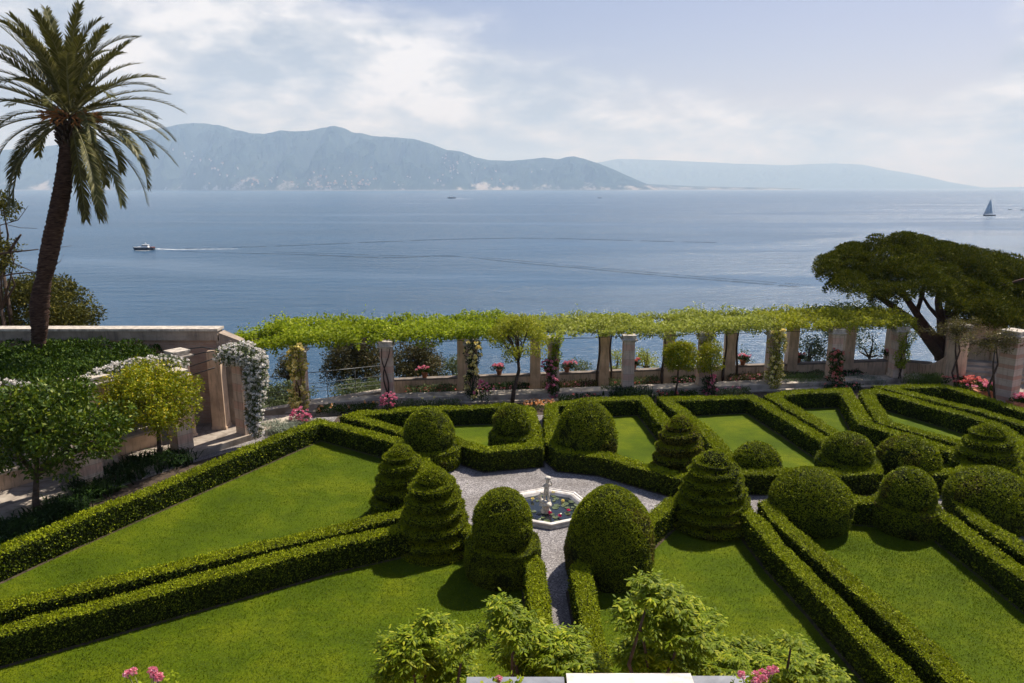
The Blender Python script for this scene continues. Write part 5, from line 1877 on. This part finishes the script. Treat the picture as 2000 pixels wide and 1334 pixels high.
seg_l = ['low flowering border left of the mixed rose pillar', 'low flowering border behind the crooked tree', 'low flowering border left of the pier with two vine trunks',
         'low flowering border right of the bare stone pillar', 'low flowering border behind the yellow shrub', 'low flowering border left of the far yellow rose pillar',
         'low flowering border behind the grassy clumps', 'low flowering border left of the leafy green climber']
for i, lab in enumerate(seg_l):
    pa = ([785] + bpx)[i] + 14
    pb_ = bpx[i] - 12
    flower_row(pa, pb_, lab, 'geranium' if i % 3 else 'coral', ['olive', 'dark_green', 'brown_shrub'][i % 3])


# pots with geraniums on the parapet
def pot(loc, label, s=1.0, fm='geranium', box=False, group='flower pots on the parapet', nfl=14, pr=0.13):
    o = thing('flower_pot', label, 'flower pot', loc, group)
    b = MB()
    if box:
        b.box(loc, (0.62 * s, 0.30 * s, 0.26 * s))
        b.box((loc[0], loc[1], loc[2] + 0.263 * s), (0.66 * s, 0.34 * s, 0.05 * s))
        b.build('planter', M['terracotta'], o)
        rr, hh = 0.30 * s, 0.32 * s
    else:
        b.lathe(loc, [(pr * .65 * s, 0), (pr * .95 * s, 0.17 * s), (pr * 1.1 * s, 0.175 * s), (pr * 1.1 * s, 0.22 * s), (pr * .9 * s, 0.22 * s)], 16)
        b.build('pot', M['terracotta'], o)
        rr, hh = 0.21 * s, 0.24 * s
    cs = [(loc[0] + rng.normal() * rr * .5 * (1.4 if box else 1), loc[1] + rng.normal() * rr * .3, loc[2] + hh + rng.random() * .10 * s) for _ in range(7)]
    P, N = ball_points(cs, [0.13 * s] * 7, 3200, 0.8, 0.3)
    b = MB()
    b.leaves(P, N, 0.05 * s, 0.045 * s, 0)
    b.build('foliage', M['canopy'], o)
    fb = MB()
    for k in range(nfl):
        q = cs[k % 7]
        bloom(fb, (q[0] + rng.normal() * .08 * s, q[1] - 0.05 + rng.normal() * .08 * s, q[2] + 0.11 * s + rng.random() * .06), 0.055 * s, 16)
    fb.build('blossoms', M[fm], o)
    return o


def on_wall(px):
    x = XY(px, 33.2, 0.3).x
    xs_ = [p.x for p in wallp]
    i = max(0, min(len(wallp) - 2, int(np.searchsorted(xs_, x)) - 1))
    y = float(np.interp(x, xs_, [p.y for p in wallp]))
    return (x, y, 0.24 + 0.02 * i)


for px, lab, fm in ((832, 'geranium pot on the parapet right of the bare vine stem', 'geranium'), (975, 'geranium pot on the parapet left of the crooked tree', 'geranium'),
                    (1108, 'pink geranium pot on the parapet right of the pink rose', 'geranium'), (1243, 'small pot half hidden right behind the bare pillar', 'coral'),
                    (1470, 'geranium pot on the parapet left of the far yellow rose', 'geranium'), (1588, 'red geranium pot on the parapet right of the far yellow rose', 'coral'),
                    (1692, 'red geranium pot on the parapet right of the red rose pillar', 'coral'), (1787, 'dark pink geranium pot on the last stretch of parapet', 'geranium')):
    pot(on_wall(px), lab, 1.15, fm)

# wire railing on the left of the parapet
rail = thing('wire_railing', 'steel wire railing in front of the brown shrubs', 'railing', (XY(640, 31.5, 0).x, 31.5, -0.6))
ra, rb_ = XY(525, 30.2, 0), XY(748, 32.3, 0)
for z in (0.02, 0.2, 0.42, 0.92):
    b = MB().tube([(ra.x, ra.y, z), (rb_.x, rb_.y, z)], 0.010 if z < .9 else 0.018, 6)
    b.build('wire', M['wire'], rail)
for u in (0, 0.25, 0.5, 0.75, 1.0):
    q = ra.lerp(rb_, u)
    b = MB().tube([(q.x, q.y, -0.62), (q.x, q.y, 0.94)], 0.015, 6)
    b.build('post', M['wire'], rail)
# sloping stone ramp edge under the railing
b = MB()
q0, q1 = XY(500, 29.2, 0), XY(760, 31.3, 0)
b.add([(q0.x, q0.y, -1.6), (q1.x, q1.y, -1.6), (q1.x, q1.y + .5, -1.6), (q0.x, q0.y + .5, -1.6), (q0.x, q0.y, -0.35), (q1.x, q1.y, 0.02), (q1.x, q1.y + .5, 0.02), (q0.x, q0.y + .5, -0.35)],
      [[3, 2, 1, 0], [4, 5, 6, 7], [0, 1, 5, 4], [1, 2, 6, 5], [2, 3, 7, 6], [3, 0, 4, 7]])
tag(b.build('ramp_edge', M['stone']), kind='structure')

for k, (pxa, pxb, lab, lm_, fm_, nf_) in enumerate(((640, 745, 'low leafy edging plants left of the pink rose bush', 'canopy', 'orange_fl', 14), (775, 900, 'low edging plants right of the pink rose bush', 'olive', 'yellow_rose', 8),
                                      (1090, 1175, 'low edging plants beside the pink climbing rose', 'dark_green', 'coral', 8), (1290, 1370, 'low edging plants under the round standard tree', 'canopy', 'coral', 12),
                                      (1405, 1480, 'low edging plants before the bare stretch of ledge', 'olive', 'geranium', 8), (1640, 1720, 'low edging plants under the red climbing rose', 'dark_green', 'coral', 8))):
    xa, xb = XY(pxa, 29.5, 0).x, XY(pxb, 29.5, 0).x
    n = int(620 * (xb - xa))
    x = rng.uniform(xa, xb, n)
    y = np.array([ledge_line(-1.05, q) for q in x]) + rng.normal(0, .16, n)
    P = np.column_stack([x, y, rng.random(n) ** .7 * (0.16 + 0.22 * (0.5 + 0.5 * fbm(np.column_stack([x * 1.5, y, x * 0]), 3, 8 + k)))])
    b = MB()
    b.leaves(P, np.tile([0, -0.3, 1.0], (n, 1)), 0.08, 0.045, 0, out=0.7)
    o = thing('edging_plants', lab, 'plants', ((xa + xb) / 2, ledge_line(-1.05, (xa + xb) / 2), 0), 'low plants before the stone ledge')
    b.build('leaves', M[lm_], o)
    fb = MB()
    for q in P[rng.choice(n, nf_)]:
        bloom(fb, (q[0], q[1], q[2] + .08), 0.06, 9)
    fb.build('blossoms', M[fm_], o)

# orange and white bedding at the end of the path
c = G(1056, 797, 0)
P, N = ball_points([(c.x + dx_, c.y + dy_, 0.05) for dx_ in (-.5, -.2, .1, .4) for dy_ in (-.2, .2)], [0.28] * 8, 900, 0.6, 0.3, up=0)
o = thing('flower_bed', 'small bed of orange and white flowers where the gravel path ends', 'flowers', (c.x, c.y, 0))
b = MB()
b.leaves(P, N, 0.07, 0.05, 0)
b.build('leaves', M['olive'], o)
fb = MB()
for k in range(60):
    bloom(fb, (c.x + rng.uniform(-.75, .65), c.y + rng.uniform(-.4, .4), 0.22 + rng.random() * .08), 0.055, 9)
fb.build('blossoms', M['orange_fl'], o)
c = G(488, 868, 0)

# ------------------------------------------------------------------ right end: last pillars, steps, planters, pavilion
pE = XY(1861, 31.6, 0)
pillar('stone_pillar', pE, 0.0, 3.0, 0.58, 'last plain pillar at the pergola corner with brown dry vine on top', 0.25, 'stucco')
pR = XY(1962, 29.0, 0)
pillar('stone_pillar', pR, 0.0, 3.25, 0.66, 'banded brick and stone pillar at the right edge of the photo', 0.5, 'band_strong')


def dry_vine(label, px, py, Y, rx, rz, base, n=70):
    c = A(px, py, Y)
    o = thing('dry_vine', label, 'vine', base)
    C = [np.array(c) + rng.normal(size=3) * np.array([rx, .35, rz]) * .55 for _ in range(n)]
    P, N = ball_points(C, [0.22] * n, 700, 0.8, 0.2)
    b = MB()
    b.leaves(P, N, 0.10, 0.035, 0, out=0.6)
    b.build('leaves', M['dry'], o)
    tb = MB()
    B = Vector(base)
    for k in range(2):
        tb.tube([B + Vector((.12 * k, -.05, 0)), B.lerp(c, .3) + Vector((-.2 + .25 * k, 0, 0)), B.lerp(c, .65) + Vector((.15 - .2 * k, 0, 0)), c], [.05, .045, .035, .02], 7)
    for k in range(26):
        q = Vector(C[k % n])
        tb.tube([c, c.lerp(q, .5) + Vector((0, 0, .08)), q + (q - c) * .3], [.02, .012, .006], 4)
    tb.build('stem', M['bark'], o)


dry_vine('brown dry vine tangled over the plain corner pillar', 1868, 642, 31.2, 1.0, .35, (pE.x - .1, pE.y - .45, 0))
dry_vine('brown dry vine spreading left from the banded pillar', 1945, 665, 28.8, 1.3, .35, (pR.x - .75, pR.y - .3, 0))

stp = thing('stone_steps', 'wide stone steps rising behind the red flowering planters', 'steps', XY(1920, 33, 0))
for k in range(4):
    b = MB().box((XY(1935, 33, 0).x + 0.3 + .1 * k, 32.9 + 0.42 * k, -0.3), (3.6, 0.6, 0.45 + 0.16 * k), -0.35)
    b.build('step', M['stone'], stp)
pav = thing('garden_alcove', 'small tan alcove with a stone bench at the top of the steps', 'alcove', XY(1905, 36.5, 0.6))
c = XY(1900, 36.6, 0.6)
b = MB()
b.box((c.x + .0, c.y + 0.3, 0.0), (2.3, 0.25, 2.15), -0.3)
b.box((c.x + 1.15, c.y - .15, 0.0), (0.5, 0.5, 2.25), -0.3)
b.build('wall', M['stucco'], pav)
b = MB()
b.box((c.x + .0, c.y + 0.3, 2.153), (2.45, 0.4, 0.10), -0.3)
b.box((c.x + 1.15, c.y - .15, 2.253), (0.6, 0.6, 0.10), -0.3)
b.build('coping', M['coping'], pav)
b = MB().box((c.x - .1, c.y - .1, 1.05), (1.5, 0.45, 0.09), -0.3)
b.build('bench_seat', M['stone'], pav)
rw = thing('garden_wall', 'tan garden wall with pale coping behind the banded pillar at the right edge', 'wall', XY(2010, 29.5, 0))
q = XY(2000, 29.9, 0)
b = MB().box((q.x + 2.1, q.y - .75, 0), (4.4, 0.3, 1.25), -0.45)
b.build('wall_face', M['stucco'], rw)
b = MB().box((q.x + 2.1, q.y - .75, 1.253), (4.5, 0.42, 0.09), -0.45)
b.build('coping', M['stone_cap'], rw)
for k in range(7):
    b = MB()
    u = k * 0.5
    x, y = q.x + .35 + u * math.cos(-.45), q.y - .0 + u * math.sin(-.45)
    th = np.linspace(0, 4 * math.pi, 30)
    b.tube([(x + 0.13 * math.cos(a) * (1 - i / 40), y, 1.75 + 0.3 * math.sin(a) * (1 - i / 40)) for i, a in enumerate(th)], 0.013, 5)
    b.tube([(x + .22, y, 1.34), (x + .22, y, 2.15)], 0.014, 5)
    b.build('iron_scroll', M['iron'], rw)
for px, Y, lab, fm in ((1884, 31.3, 'terracotta trough of coral geraniums left of the banded pillar, back one', 'coral'), (1903, 30.4, 'terracotta trough of pale coral geraniums between the corner pillar and banded pillar', 'coral'),
                       (1921, 29.8, 'terracotta trough nearest the banded pillar with sparse pink flowers', 'geranium'), (1990, 28.1, 'terracotta trough of pink geraniums at the right edge in front of the wall', 'geranium')):
    pp = XY(px, Y, 0.05)
    pot((pp.x, pp.y, 0.02), lab, 1.35, fm, True, 'terracotta troughs on the right', 22)
b = MB().prism([tuple(XY(1858, 31.2, 0)[:2]), tuple(XY(1868, 34, 0)[:2]), (27, 34), (27, 22), tuple(XY(2060, 27.6, 0)[:2]), tuple(XY(1990, 27.6, 0)[:2])], -0.3, 0.02)
tag(b.build('side_terrace', M['paving']), kind='structure')


# ------------------------------------------------------------------ boats
def hullmesh(b, c, L, B, H, ang, m=0, bow=1):
    """simple carvel hull with pointed bow (local -x = bow)"""
    st_ = [(0.0, 0.02, 1.15), (0.12, 0.45, 1.08), (0.3, 0.85, 1.0), (0.6, 1.0, 0.95), (0.85, 0.95, 0.95), (1.0, 0.82, 1.0)]
    V = []
    for u, wv_, hv in st_:
        x = (u - 0.5) * L
        for yy, zz in ((-1, hv), (-0.8, 0.35), (0, -0.15), (0.8, 0.35), (1, hv)):
            V.append((x + (0.04 * L * (1 - zz) if u < 0.05 else 0), yy * wv_ * B / 2, zz * H))
    Fs = []
    for i in range(len(st_) - 1):
        for k in range(4):
            Fs.append([i * 5 + k, (i + 1) * 5 + k, (i + 1) * 5 + k + 1, i * 5 + k + 1])
        Fs.append([i * 5, i * 5 + 4, (i + 1) * 5 + 4, (i + 1) * 5])
    Fs.append([0, 1, 2, 3, 4])
    e = (len(st_) - 1) * 5
    Fs.append([e + 4, e + 3, e + 2, e + 1, e])
    ca, sa = math.cos(ang), math.sin(ang)
    b.add([(c[0] + x * ca - y * sa, c[1] + x * sa + y * ca, c[2] + z) for x, y, z in V], Fs, m)


mc = G(281, 488.5, SEA)
boat = thing('motor_boat', 'dark-hulled motor boat with white cabin crossing the bay with a foaming wake', 'boat', mc)
b = MB()
hullmesh(b, mc, 11.8, 3.4, 1.45, 0.05)
b.build('hull', M['hull_dark'], boat)
b = MB()
hullmesh(b, mc + Vector((-.05, 0, 1.2)), 11.6, 3.3, 0.50, 0.05)
b.build('deck', M['boat_white'], boat)
b = MB()
b.box((mc.x + 1.0, mc.y, mc.z + 1.6), (3.8, 2.3, 1.0), 0.05, taper=0.9)
b.box((mc.x - 2.0, mc.y, mc.z + 1.6), (3.0, 1.9, 0.45), 0.05, taper=0.8)
b.box((mc.x + 1.2, mc.y, mc.z + 3.0), (3.6, 2.3, 0.14), 0.05)
b.build('cabin', M['boat_white'], boat)
b = MB()
b.box((mc.x + 1.05, mc.y, mc.z + 2.603), (3.3, 2.04, 0.39), 0.05, taper=0.97)
b.build('window', M['boat_glass'], boat)
b = MB()
b.tube([(mc.x + 1.2, mc.y, mc.z + 3.1), (mc.x + 1.3, mc.y, mc.z + 4.6)], 0.07, 6)
b.tube([(mc.x + .6, mc.y, mc.z + 3.7), (mc.x + 1.9, mc.y, mc.z + 3.7)], 0.10, 6)
b.build('mast', M['boat_white'], boat)
b = MB()
b.box((mc.x + 5.0, mc.y, mc.z + 1.30), (1.9, 3.0, 0.55), 0.05)
b.build('stern_deck', M['boat_red'], boat)

sc2 = G(1931.5, 421.5, SEA)
sb_ = thing('sailing_yacht', 'sailing yacht with tall grey sails near the right edge of the bay', 'sailboat', sc2)
b = MB()
hullmesh(b, sc2, 15.5, 4.0, 1.6, 0.0)
b.build('hull', M['hull_dark'], sb_)
mx_ = sc2.x - 0.6
ks = (sc2.y / F)
zt = SEA + 35 * ks
b = MB().tube([(mx_, sc2.y, SEA + 1.5), (mx_, sc2.y, zt)], [0.14, 0.07], 8)
b.build('mast', M['boat_white'], sb_)


def sail(pts, belly):
    n = 8
    V = []
    for i in range(n + 1):
        for j in range(n + 1):
            u, v = i / n, j / n
            p = np.array(pts[0]) * (1 - u) + np.array(pts[1]) * u
            p = p * (1 - v) + np.array(pts[2]) * v
            V.append(p + np.array([0, -belly * math.sin(math.pi * u) * math.sin(math.pi * min(1, v + .15)) * (1 - v), 0]))
    n1_ = n + 1
    F1 = [[i * n1_ + j, (i + 1) * n1_ + j, (i + 1) * n1_ + j + 1, i * n1_ + j + 1] for i in range(n) for j in range(n)]
    V2 = [v + np.array([0, 0.05, 0]) for v in V]
    b = MB()
    b.add(V, F1, 0, True)
    b.add(V2, [f[::-1] for f in F1], 0, True)
    return b


sail([(mx_ + .2, sc2.y, SEA + 2.8), (mx_ + 5.6, sc2.y + 0.8, SEA + 2.7), (mx_ + .15, sc2.y, zt - .4)], 1.0).build('mainsail', M['sail'], sb_)
sail([(sc2.x - 7.0, sc2.y, SEA + 2.2), (mx_ + 1.2, sc2.y - .8, SEA + 2.4), (mx_ - .3, sc2.y, zt - 2.5)], 1.2).build('jib', M['sail'], sb_)

# tiny distant boats
far = [(882, 387.5, 16, 'speed boat drawing a short white wake far out in front of the hills', 'speed_boat'), (1171, 387, 8, 'tiny distant boat far out right of the speed boat', 'small_boat'),
       (1972, 409.5, 7, 'tiny dark boat just right of the sailing yacht', 'small_boat'), (1997, 410.5, 9, 'tiny dark boat at the very right edge of the bay', 'small_boat')]
for px, py, wpx, lab, nm in far:
    c = G(px, py, SEA)
    L_ = wpx / F * c.y
    r = thing(nm, lab, 'boat', c, 'boats far out in the bay')
    b = MB()
    hullmesh(b, c, L_, L_ * .3, L_ * .12, 0)
    b.build('hull', M['hull_dark'], r)
    b = MB()
    b.box((c.x, c.y, c.z + L_ * .10), (L_ * .35, L_ * .2, L_ * .10), taper=.8)
    b.build('cabin', M['boat_white'], r)

# wakes: foam and darker slick lines lying on the water
m, t = mat('wake foam')
oc = t.n('ShaderNodeTexCoord').outputs['Object']
nz = t.noise(t.mapping(oc, scale=(0.25, .8, 1)), 1.0, 5, .7)
p1 = t.n('ShaderNodeBsdfDiffuse', {'Color': (0.72, 0.76, 0.80, 1)})
p2 = t.n('ShaderNodeBsdfTransparent')
x_ = t.n('ShaderNodeSeparateXYZ', {0: oc}).outputs[0]
k = t.math('MULTIPLY', t.ramp(nz, [(0.36, 0.0), (0.55, 1.0)]), 1.0)
mm = t.n('ShaderNodeMixShader', {0: k, 1: p2.outputs[0], 2: p1.outputs[0]})
t.n('ShaderNodeOutputMaterial', {0: mm.outputs[0]})
M['foam'] = m


def ribbon(pts, wpx, mm, name, z=0.03, brk=0.0):
    """pts in the photo's plane, laid on the water; width in metres grows along"""
    b = MB()
    Pc = []
    for i in range(len(pts) - 1):
        for k in range(12):
            u = k / 12
            Pc.append((pts[i][0] + (pts[i + 1][0] - pts[i][0]) * u, pts[i][1] + (pts[i + 1][1] - pts[i][1]) * u))
    W = [G(x, y, SEA + z) for x, y in Pc]
    V, Fs = [], []
    for i, p in enumerate(W):
        d = (W[min(i + 1, len(W) - 1)] - W[max(i - 1, 0)]).normalized()
        nn = Vector((-d.y, d.x, 0))
        w_ = wpx[0] + (wpx[1] - wpx[0]) * i / len(W)
        w_ *= 1 + 0.5 * math.sin(i * 2.3) * random.random()
        V += [p + nn * w_ / 2, p - nn * w_ / 2]
    for i in range(len(W) - 1):
        if random.random() < brk:
            continue
        Fs.append([2 * i, 2 * i + 1, 2 * i + 3, 2 * i + 2])
    b.add(V, Fs)
    tag(b.build(name, mm), kind='structure')


m, t = mat('ruffled dark water')
oc = t.n('ShaderNodeTexCoord').outputs['Object']
bp = t.n('ShaderNodeBump', {'Height': t.noise(oc, 0.8, 4), 'Strength': 1.0, 'Distance': 1.4})
p = t.n('ShaderNodeBsdfPrincipled', {'Base Color': (0.012, 0.05, 0.10, 1), 'Roughness': 0.45, 'IOR': 1.33, 'Normal': bp.outputs[0]})
t2_ = t.n('ShaderNodeBsdfTransparent')
nz = t.noise(t.mapping(oc, scale=(0.03, .15, 1)), 1.0, 5, .7)
mm = t.n('ShaderNodeMixShader', {0: t.ramp(nz, [(0.38, 0.12), (0.62, 0.8)]), 1: t2_.outputs[0], 2: p.outputs[0]})
t.n('ShaderNodeOutputMaterial', {0: mm.outputs[0]})
M['slick'] = m
ribbon([(303, 486), (345, 487.3), (405, 486.5), (470, 486)], (3.6, 1.6), M['foam'], 'boat_wake', 0.05)
ribbon([(264, 489.5), (285, 490), (302, 488)], (1.2, 1.2), M['foam'], 'boat_wake', 0.05)
ribbon([(360, 485), (520, 481.5), (700, 474), (850, 468), (1000, 465), (1100, 466), (1250, 470), (1450, 475)], (5, 8), M['slick'], 'wake_ripple', 0.04, 0.08)
ribbon([(330, 490), (450, 494), (600, 497), (700, 502), (780, 503), (860, 500), (905, 501)], (3, 4.5), M['slick'], 'wake_ripple', 0.04, 0.08)
ribbon([(540, 492), (680, 496), (800, 500), (900, 499)], (2, 3), M['slick'], 'wake_ripple', 0.045, 0.12)
ribbon([(920, 503), (1000, 512), (1150, 525), (1300, 539), (1450, 551), (1570, 561)], (2.5, 3.5), M['slick'], 'wake_ripple', 0.04, 0.05)
ribbon([(950, 503), (1100, 517), (1250, 530), (1400, 543), (1600, 558)], (2, 2.5), M['slick'], 'wake_ripple', 0.045, 0.08)
ribbon([(888, 387.8), (905, 388.3), (925, 388.6)], (14, 10), M['foam'], 'boat_wake', 0.2)

# ------------------------------------------------------------------ foreground: terrace wall, slabs, pots, pinnate-leaved trees
tw = thing('terrace_wall', 'pale terrace wall at the bottom edge carrying the white slab', 'wall', (-0.5, 5.1, 0))
b = MB().box((-0.5, 5.1, 0), (9.0, 0.62, 4.42))
b.build('wall_face', M['stucco'], tw)
b = MB().box((-0.5, 5.1, 4.423), (9.1, 0.74, 0.08))
b.build('coping', M['stone_cap'], tw)


def slab(label, x0, x1, mm, z, nm='stone_slab', y1=5.48):
    b = MB()
    b.box(((x0 + x1) / 2, y1 - .45, 4.505), (x1 - x0, 0.84, z - 4.505 - 0.05))
    b.box(((x0 + x1) / 2, y1 - .45, z - 0.048), (x1 - x0 + .06, 0.90, 0.048))
    tag(b.build(nm, mm, None, ((x0 + x1) / 2, y1 - .4, 4.505)), label, 'slab', 'slabs on the terrace wall')


zc_ = G(1230, 1315, 0)
slab('bright white marble slab at the bottom edge between the leafy trees', 0.50, 1.52, M['marble'], CAM_H - 5.48 * (-ray(1230, 1315).z / ray(1230, 1315).y))
slab('grey slate slab right of the white marble slab', 1.58, 2.10, M['grey_slab'], CAM_H - 5.48 * (-ray(1230, 1317).z / ray(1230, 1317).y), y1=5.46)
slab('grey slate slab left of the white marble slab', -0.36, 0.42, M['grey_slab'], CAM_H - 5.48 * (-ray(1000, 1319).z / ray(1000, 1319).y), y1=5.46)


def foreground_geranium(px, py, label, n=6, spread=0.10):
    c = A(px, py, 5.15)
    o = thing('geranium_plant', label, 'flower pot', (c.x, c.y, 4.505), 'pink geraniums on the terrace wall')
    b = MB()
    b.lathe((c.x, c.y, 4.505), [(.07, 0), (.10, .16), (.115, .165), (.115, .2), (.09, .2)], 18)
    b.build('pot', M['terracotta'], o)
    b = MB()
    P, N = ball_points([(c.x + rng.normal() * .06, c.y + rng.normal() * .05, 4.505 + .24 + rng.random() * (c.z - 4.80)) for _ in range(8)], [0.085] * 8, 5000, 0.8, 0.3)
    b.leaves(P, N, 0.04, 0.035, 0)
    b.build('foliage', M['vine_leaf'], o)
    fb, sb = MB(), MB()
    for k in range(n):
        q = np.array([c.x + rng.uniform(-1, 1) * spread, c.y + rng.uniform(-.6, .6) * .08, c.z - rng.random() * .07])
        sb.tube([(c.x, c.y, 4.72), tuple(q)], 0.004, 5)
        d = nrm(rng.normal(size=(34, 3)) + [0, 0, .4])
        for dd in d:
            bloom(fb, q + dd * 0.026, 0.013, 5)
    sb.build('stem', M['petiole'], o)
    tag(fb.build('blossoms', M['geranium'], o), kind='stuff')


foreground_geranium(284, 1306, 'pink geranium heads poking up in front of the near left lawn', 7, 0.15)
foreground_geranium(975, 1328, 'single pink geranium head left of the white slab', 2, 0.04)
foreground_geranium(1482, 1314, 'pink geranium heads right of the grey slab', 9, 0.15)


def pinnate_tree(label, spots, Y, base, nleaf, seed):
    """spots: list of (px, py, radius m)"""
    r_ = np.random.default_rng(seed)
    o = thing('pinnate_shrub', label, 'tree', base, 'leafy trees at the bottom edge')
    Vs, Fs = [], []
    tot = sum(s[2] ** 2 for s in spots)
    tb = MB()
    root = Vector(base)
    fork = root.lerp(A(spots[0][0], spots[0][1], Y), 0.62)
    tb.tube([root, fork], [0.06, 0.04], 8)
    for (px, py, r) in spots:
        c = np.array(A(px, py, Y + r_.uniform(-.35, .35)))
        tb.tube([fork, fork.lerp(Vector(c), .5) + Vector((r_.normal() * .1, 0, .05)), Vector(c)], [0.035, .022, .01], 6)
        ntw = max(3, int(nleaf * r ** 2 / tot / 6))
        for _ in range(ntw):
            # a twig tip carrying a rosette of compound leaves
            d = r_.normal(size=3)
            d /= np.linalg.norm(d)
            d[2] = abs(d[2]) * 1.0 - 0.25
            tip = c + d * r * (0.55 + .45 * r_.random())
            if r_.random() < .3:
                tb.tube([tuple(c), tuple((c + tip) / 2 + np.array([0, 0, .02])), tuple(tip)], [.009, .006, .004], 5)
            for q in range(6):
                a = r_.uniform(0, 2 * math.pi)
                el = r_.uniform(0.1, 1.0)
                dr = np.array([math.cos(a) * math.cos(el), math.sin(a) * math.cos(el), math.sin(el)])
                L_ = r_.uniform(0.13, 0.22)
                nl = 5
                for j in range(nl + 1):
                    u = (j + 0.8) / (nl + 1)
                    pp = tip + dr * L_ * u + np.array([0, 0, -0.10 * u * u * L_ * 3])
                    sdv = np.cross(dr, [0, 0, 1])
                    sdv /= np.linalg.norm(sdv) + 1e-6
                    for s in ((-1, 1) if j < nl else (0,)):
                        ld = dr * (.55 if s else 1) + sdv * s * .9 + np.array([0, 0, -0.45 - .4 * r_.random()])
                        ld /= np.linalg.norm(ld)
                        ll = r_.uniform(0.055, 0.085)
                        ww = ll * 0.17
                        wv_ = np.cross(ld, [0, 0, 1.0])
                        wv_ /= np.linalg.norm(wv_) + 1e-6
                        nv = np.cross(wv_, ld)
                        o_ = len(Vs)
                        m1, m2 = pp + ld * ll * .3, pp + ld * ll * .68
                        Vs += [pp, m1 + wv_ * ww - nv * .004, m1, m1 - wv_ * ww - nv * .004, m2 + wv_ * ww * .8, m2, m2 - wv_ * ww * .8, pp + ld * ll + np.array([0, 0, -.006])]
                        Fs += [[o_, o_ + 1, o_ + 2], [o_, o_ + 2, o_ + 3], [o_ + 1, o_ + 4, o_ + 5, o_ + 2], [o_ + 2, o_ + 5, o_ + 6, o_ + 3], [o_ + 4, o_ + 7, o_ + 5], [o_ + 5, o_ + 7, o_ + 6]]
    b = MB()
    b.add(Vs, Fs)
    b.build('crown', M['fore'], o)
    tb.build('trunk', M['bark'], o)


pinnate_tree('leafy tree at the bottom edge, left one in front of the left front lawn', [(800, 1270, .26), (860, 1285, .28), (835, 1230, .20), (790, 1310, .28), (880, 1320, .28), (905, 1265, .18), (760, 1265, .12)], 7.0, (-1.1, 7.0, 0), 900, 1)
pinnate_tree('leafy tree at the bottom edge overlapping the hedge left of the gravel path', [(1000, 1225, .24), (1050, 1260, .28), (1010, 1285, .28), (1100, 1290, .26), (1060, 1315, .28), (985, 1190, .12), (1140, 1310, .22), (1125, 1250, .10)], 7.0, (0.3, 7.0, 0), 1000, 2)
pinnate_tree('tallest leafy tree at the bottom edge, right of the gravel path', [(1270, 1160, .22), (1310, 1190, .28), (1250, 1215, .26), (1330, 1240, .30), (1280, 1265, .30), (1370, 1275, .26), (1240, 1285, .22), (1320, 1300, .28), (1385, 1225, .12)], 7.0, (1.8, 7.0, 0), 1300, 3)
pinnate_tree('leafy tree at the bottom edge, furthest right beside the shaded hedge', [(1450, 1285, .22), (1510, 1290, .26), (1570, 1305, .26), (1480, 1320, .26), (1540, 1325, .26), (1600, 1320, .18), (1545, 1262, .10), (1420, 1310, .2)], 7.0, (3.2, 7.0, 0), 900, 4)
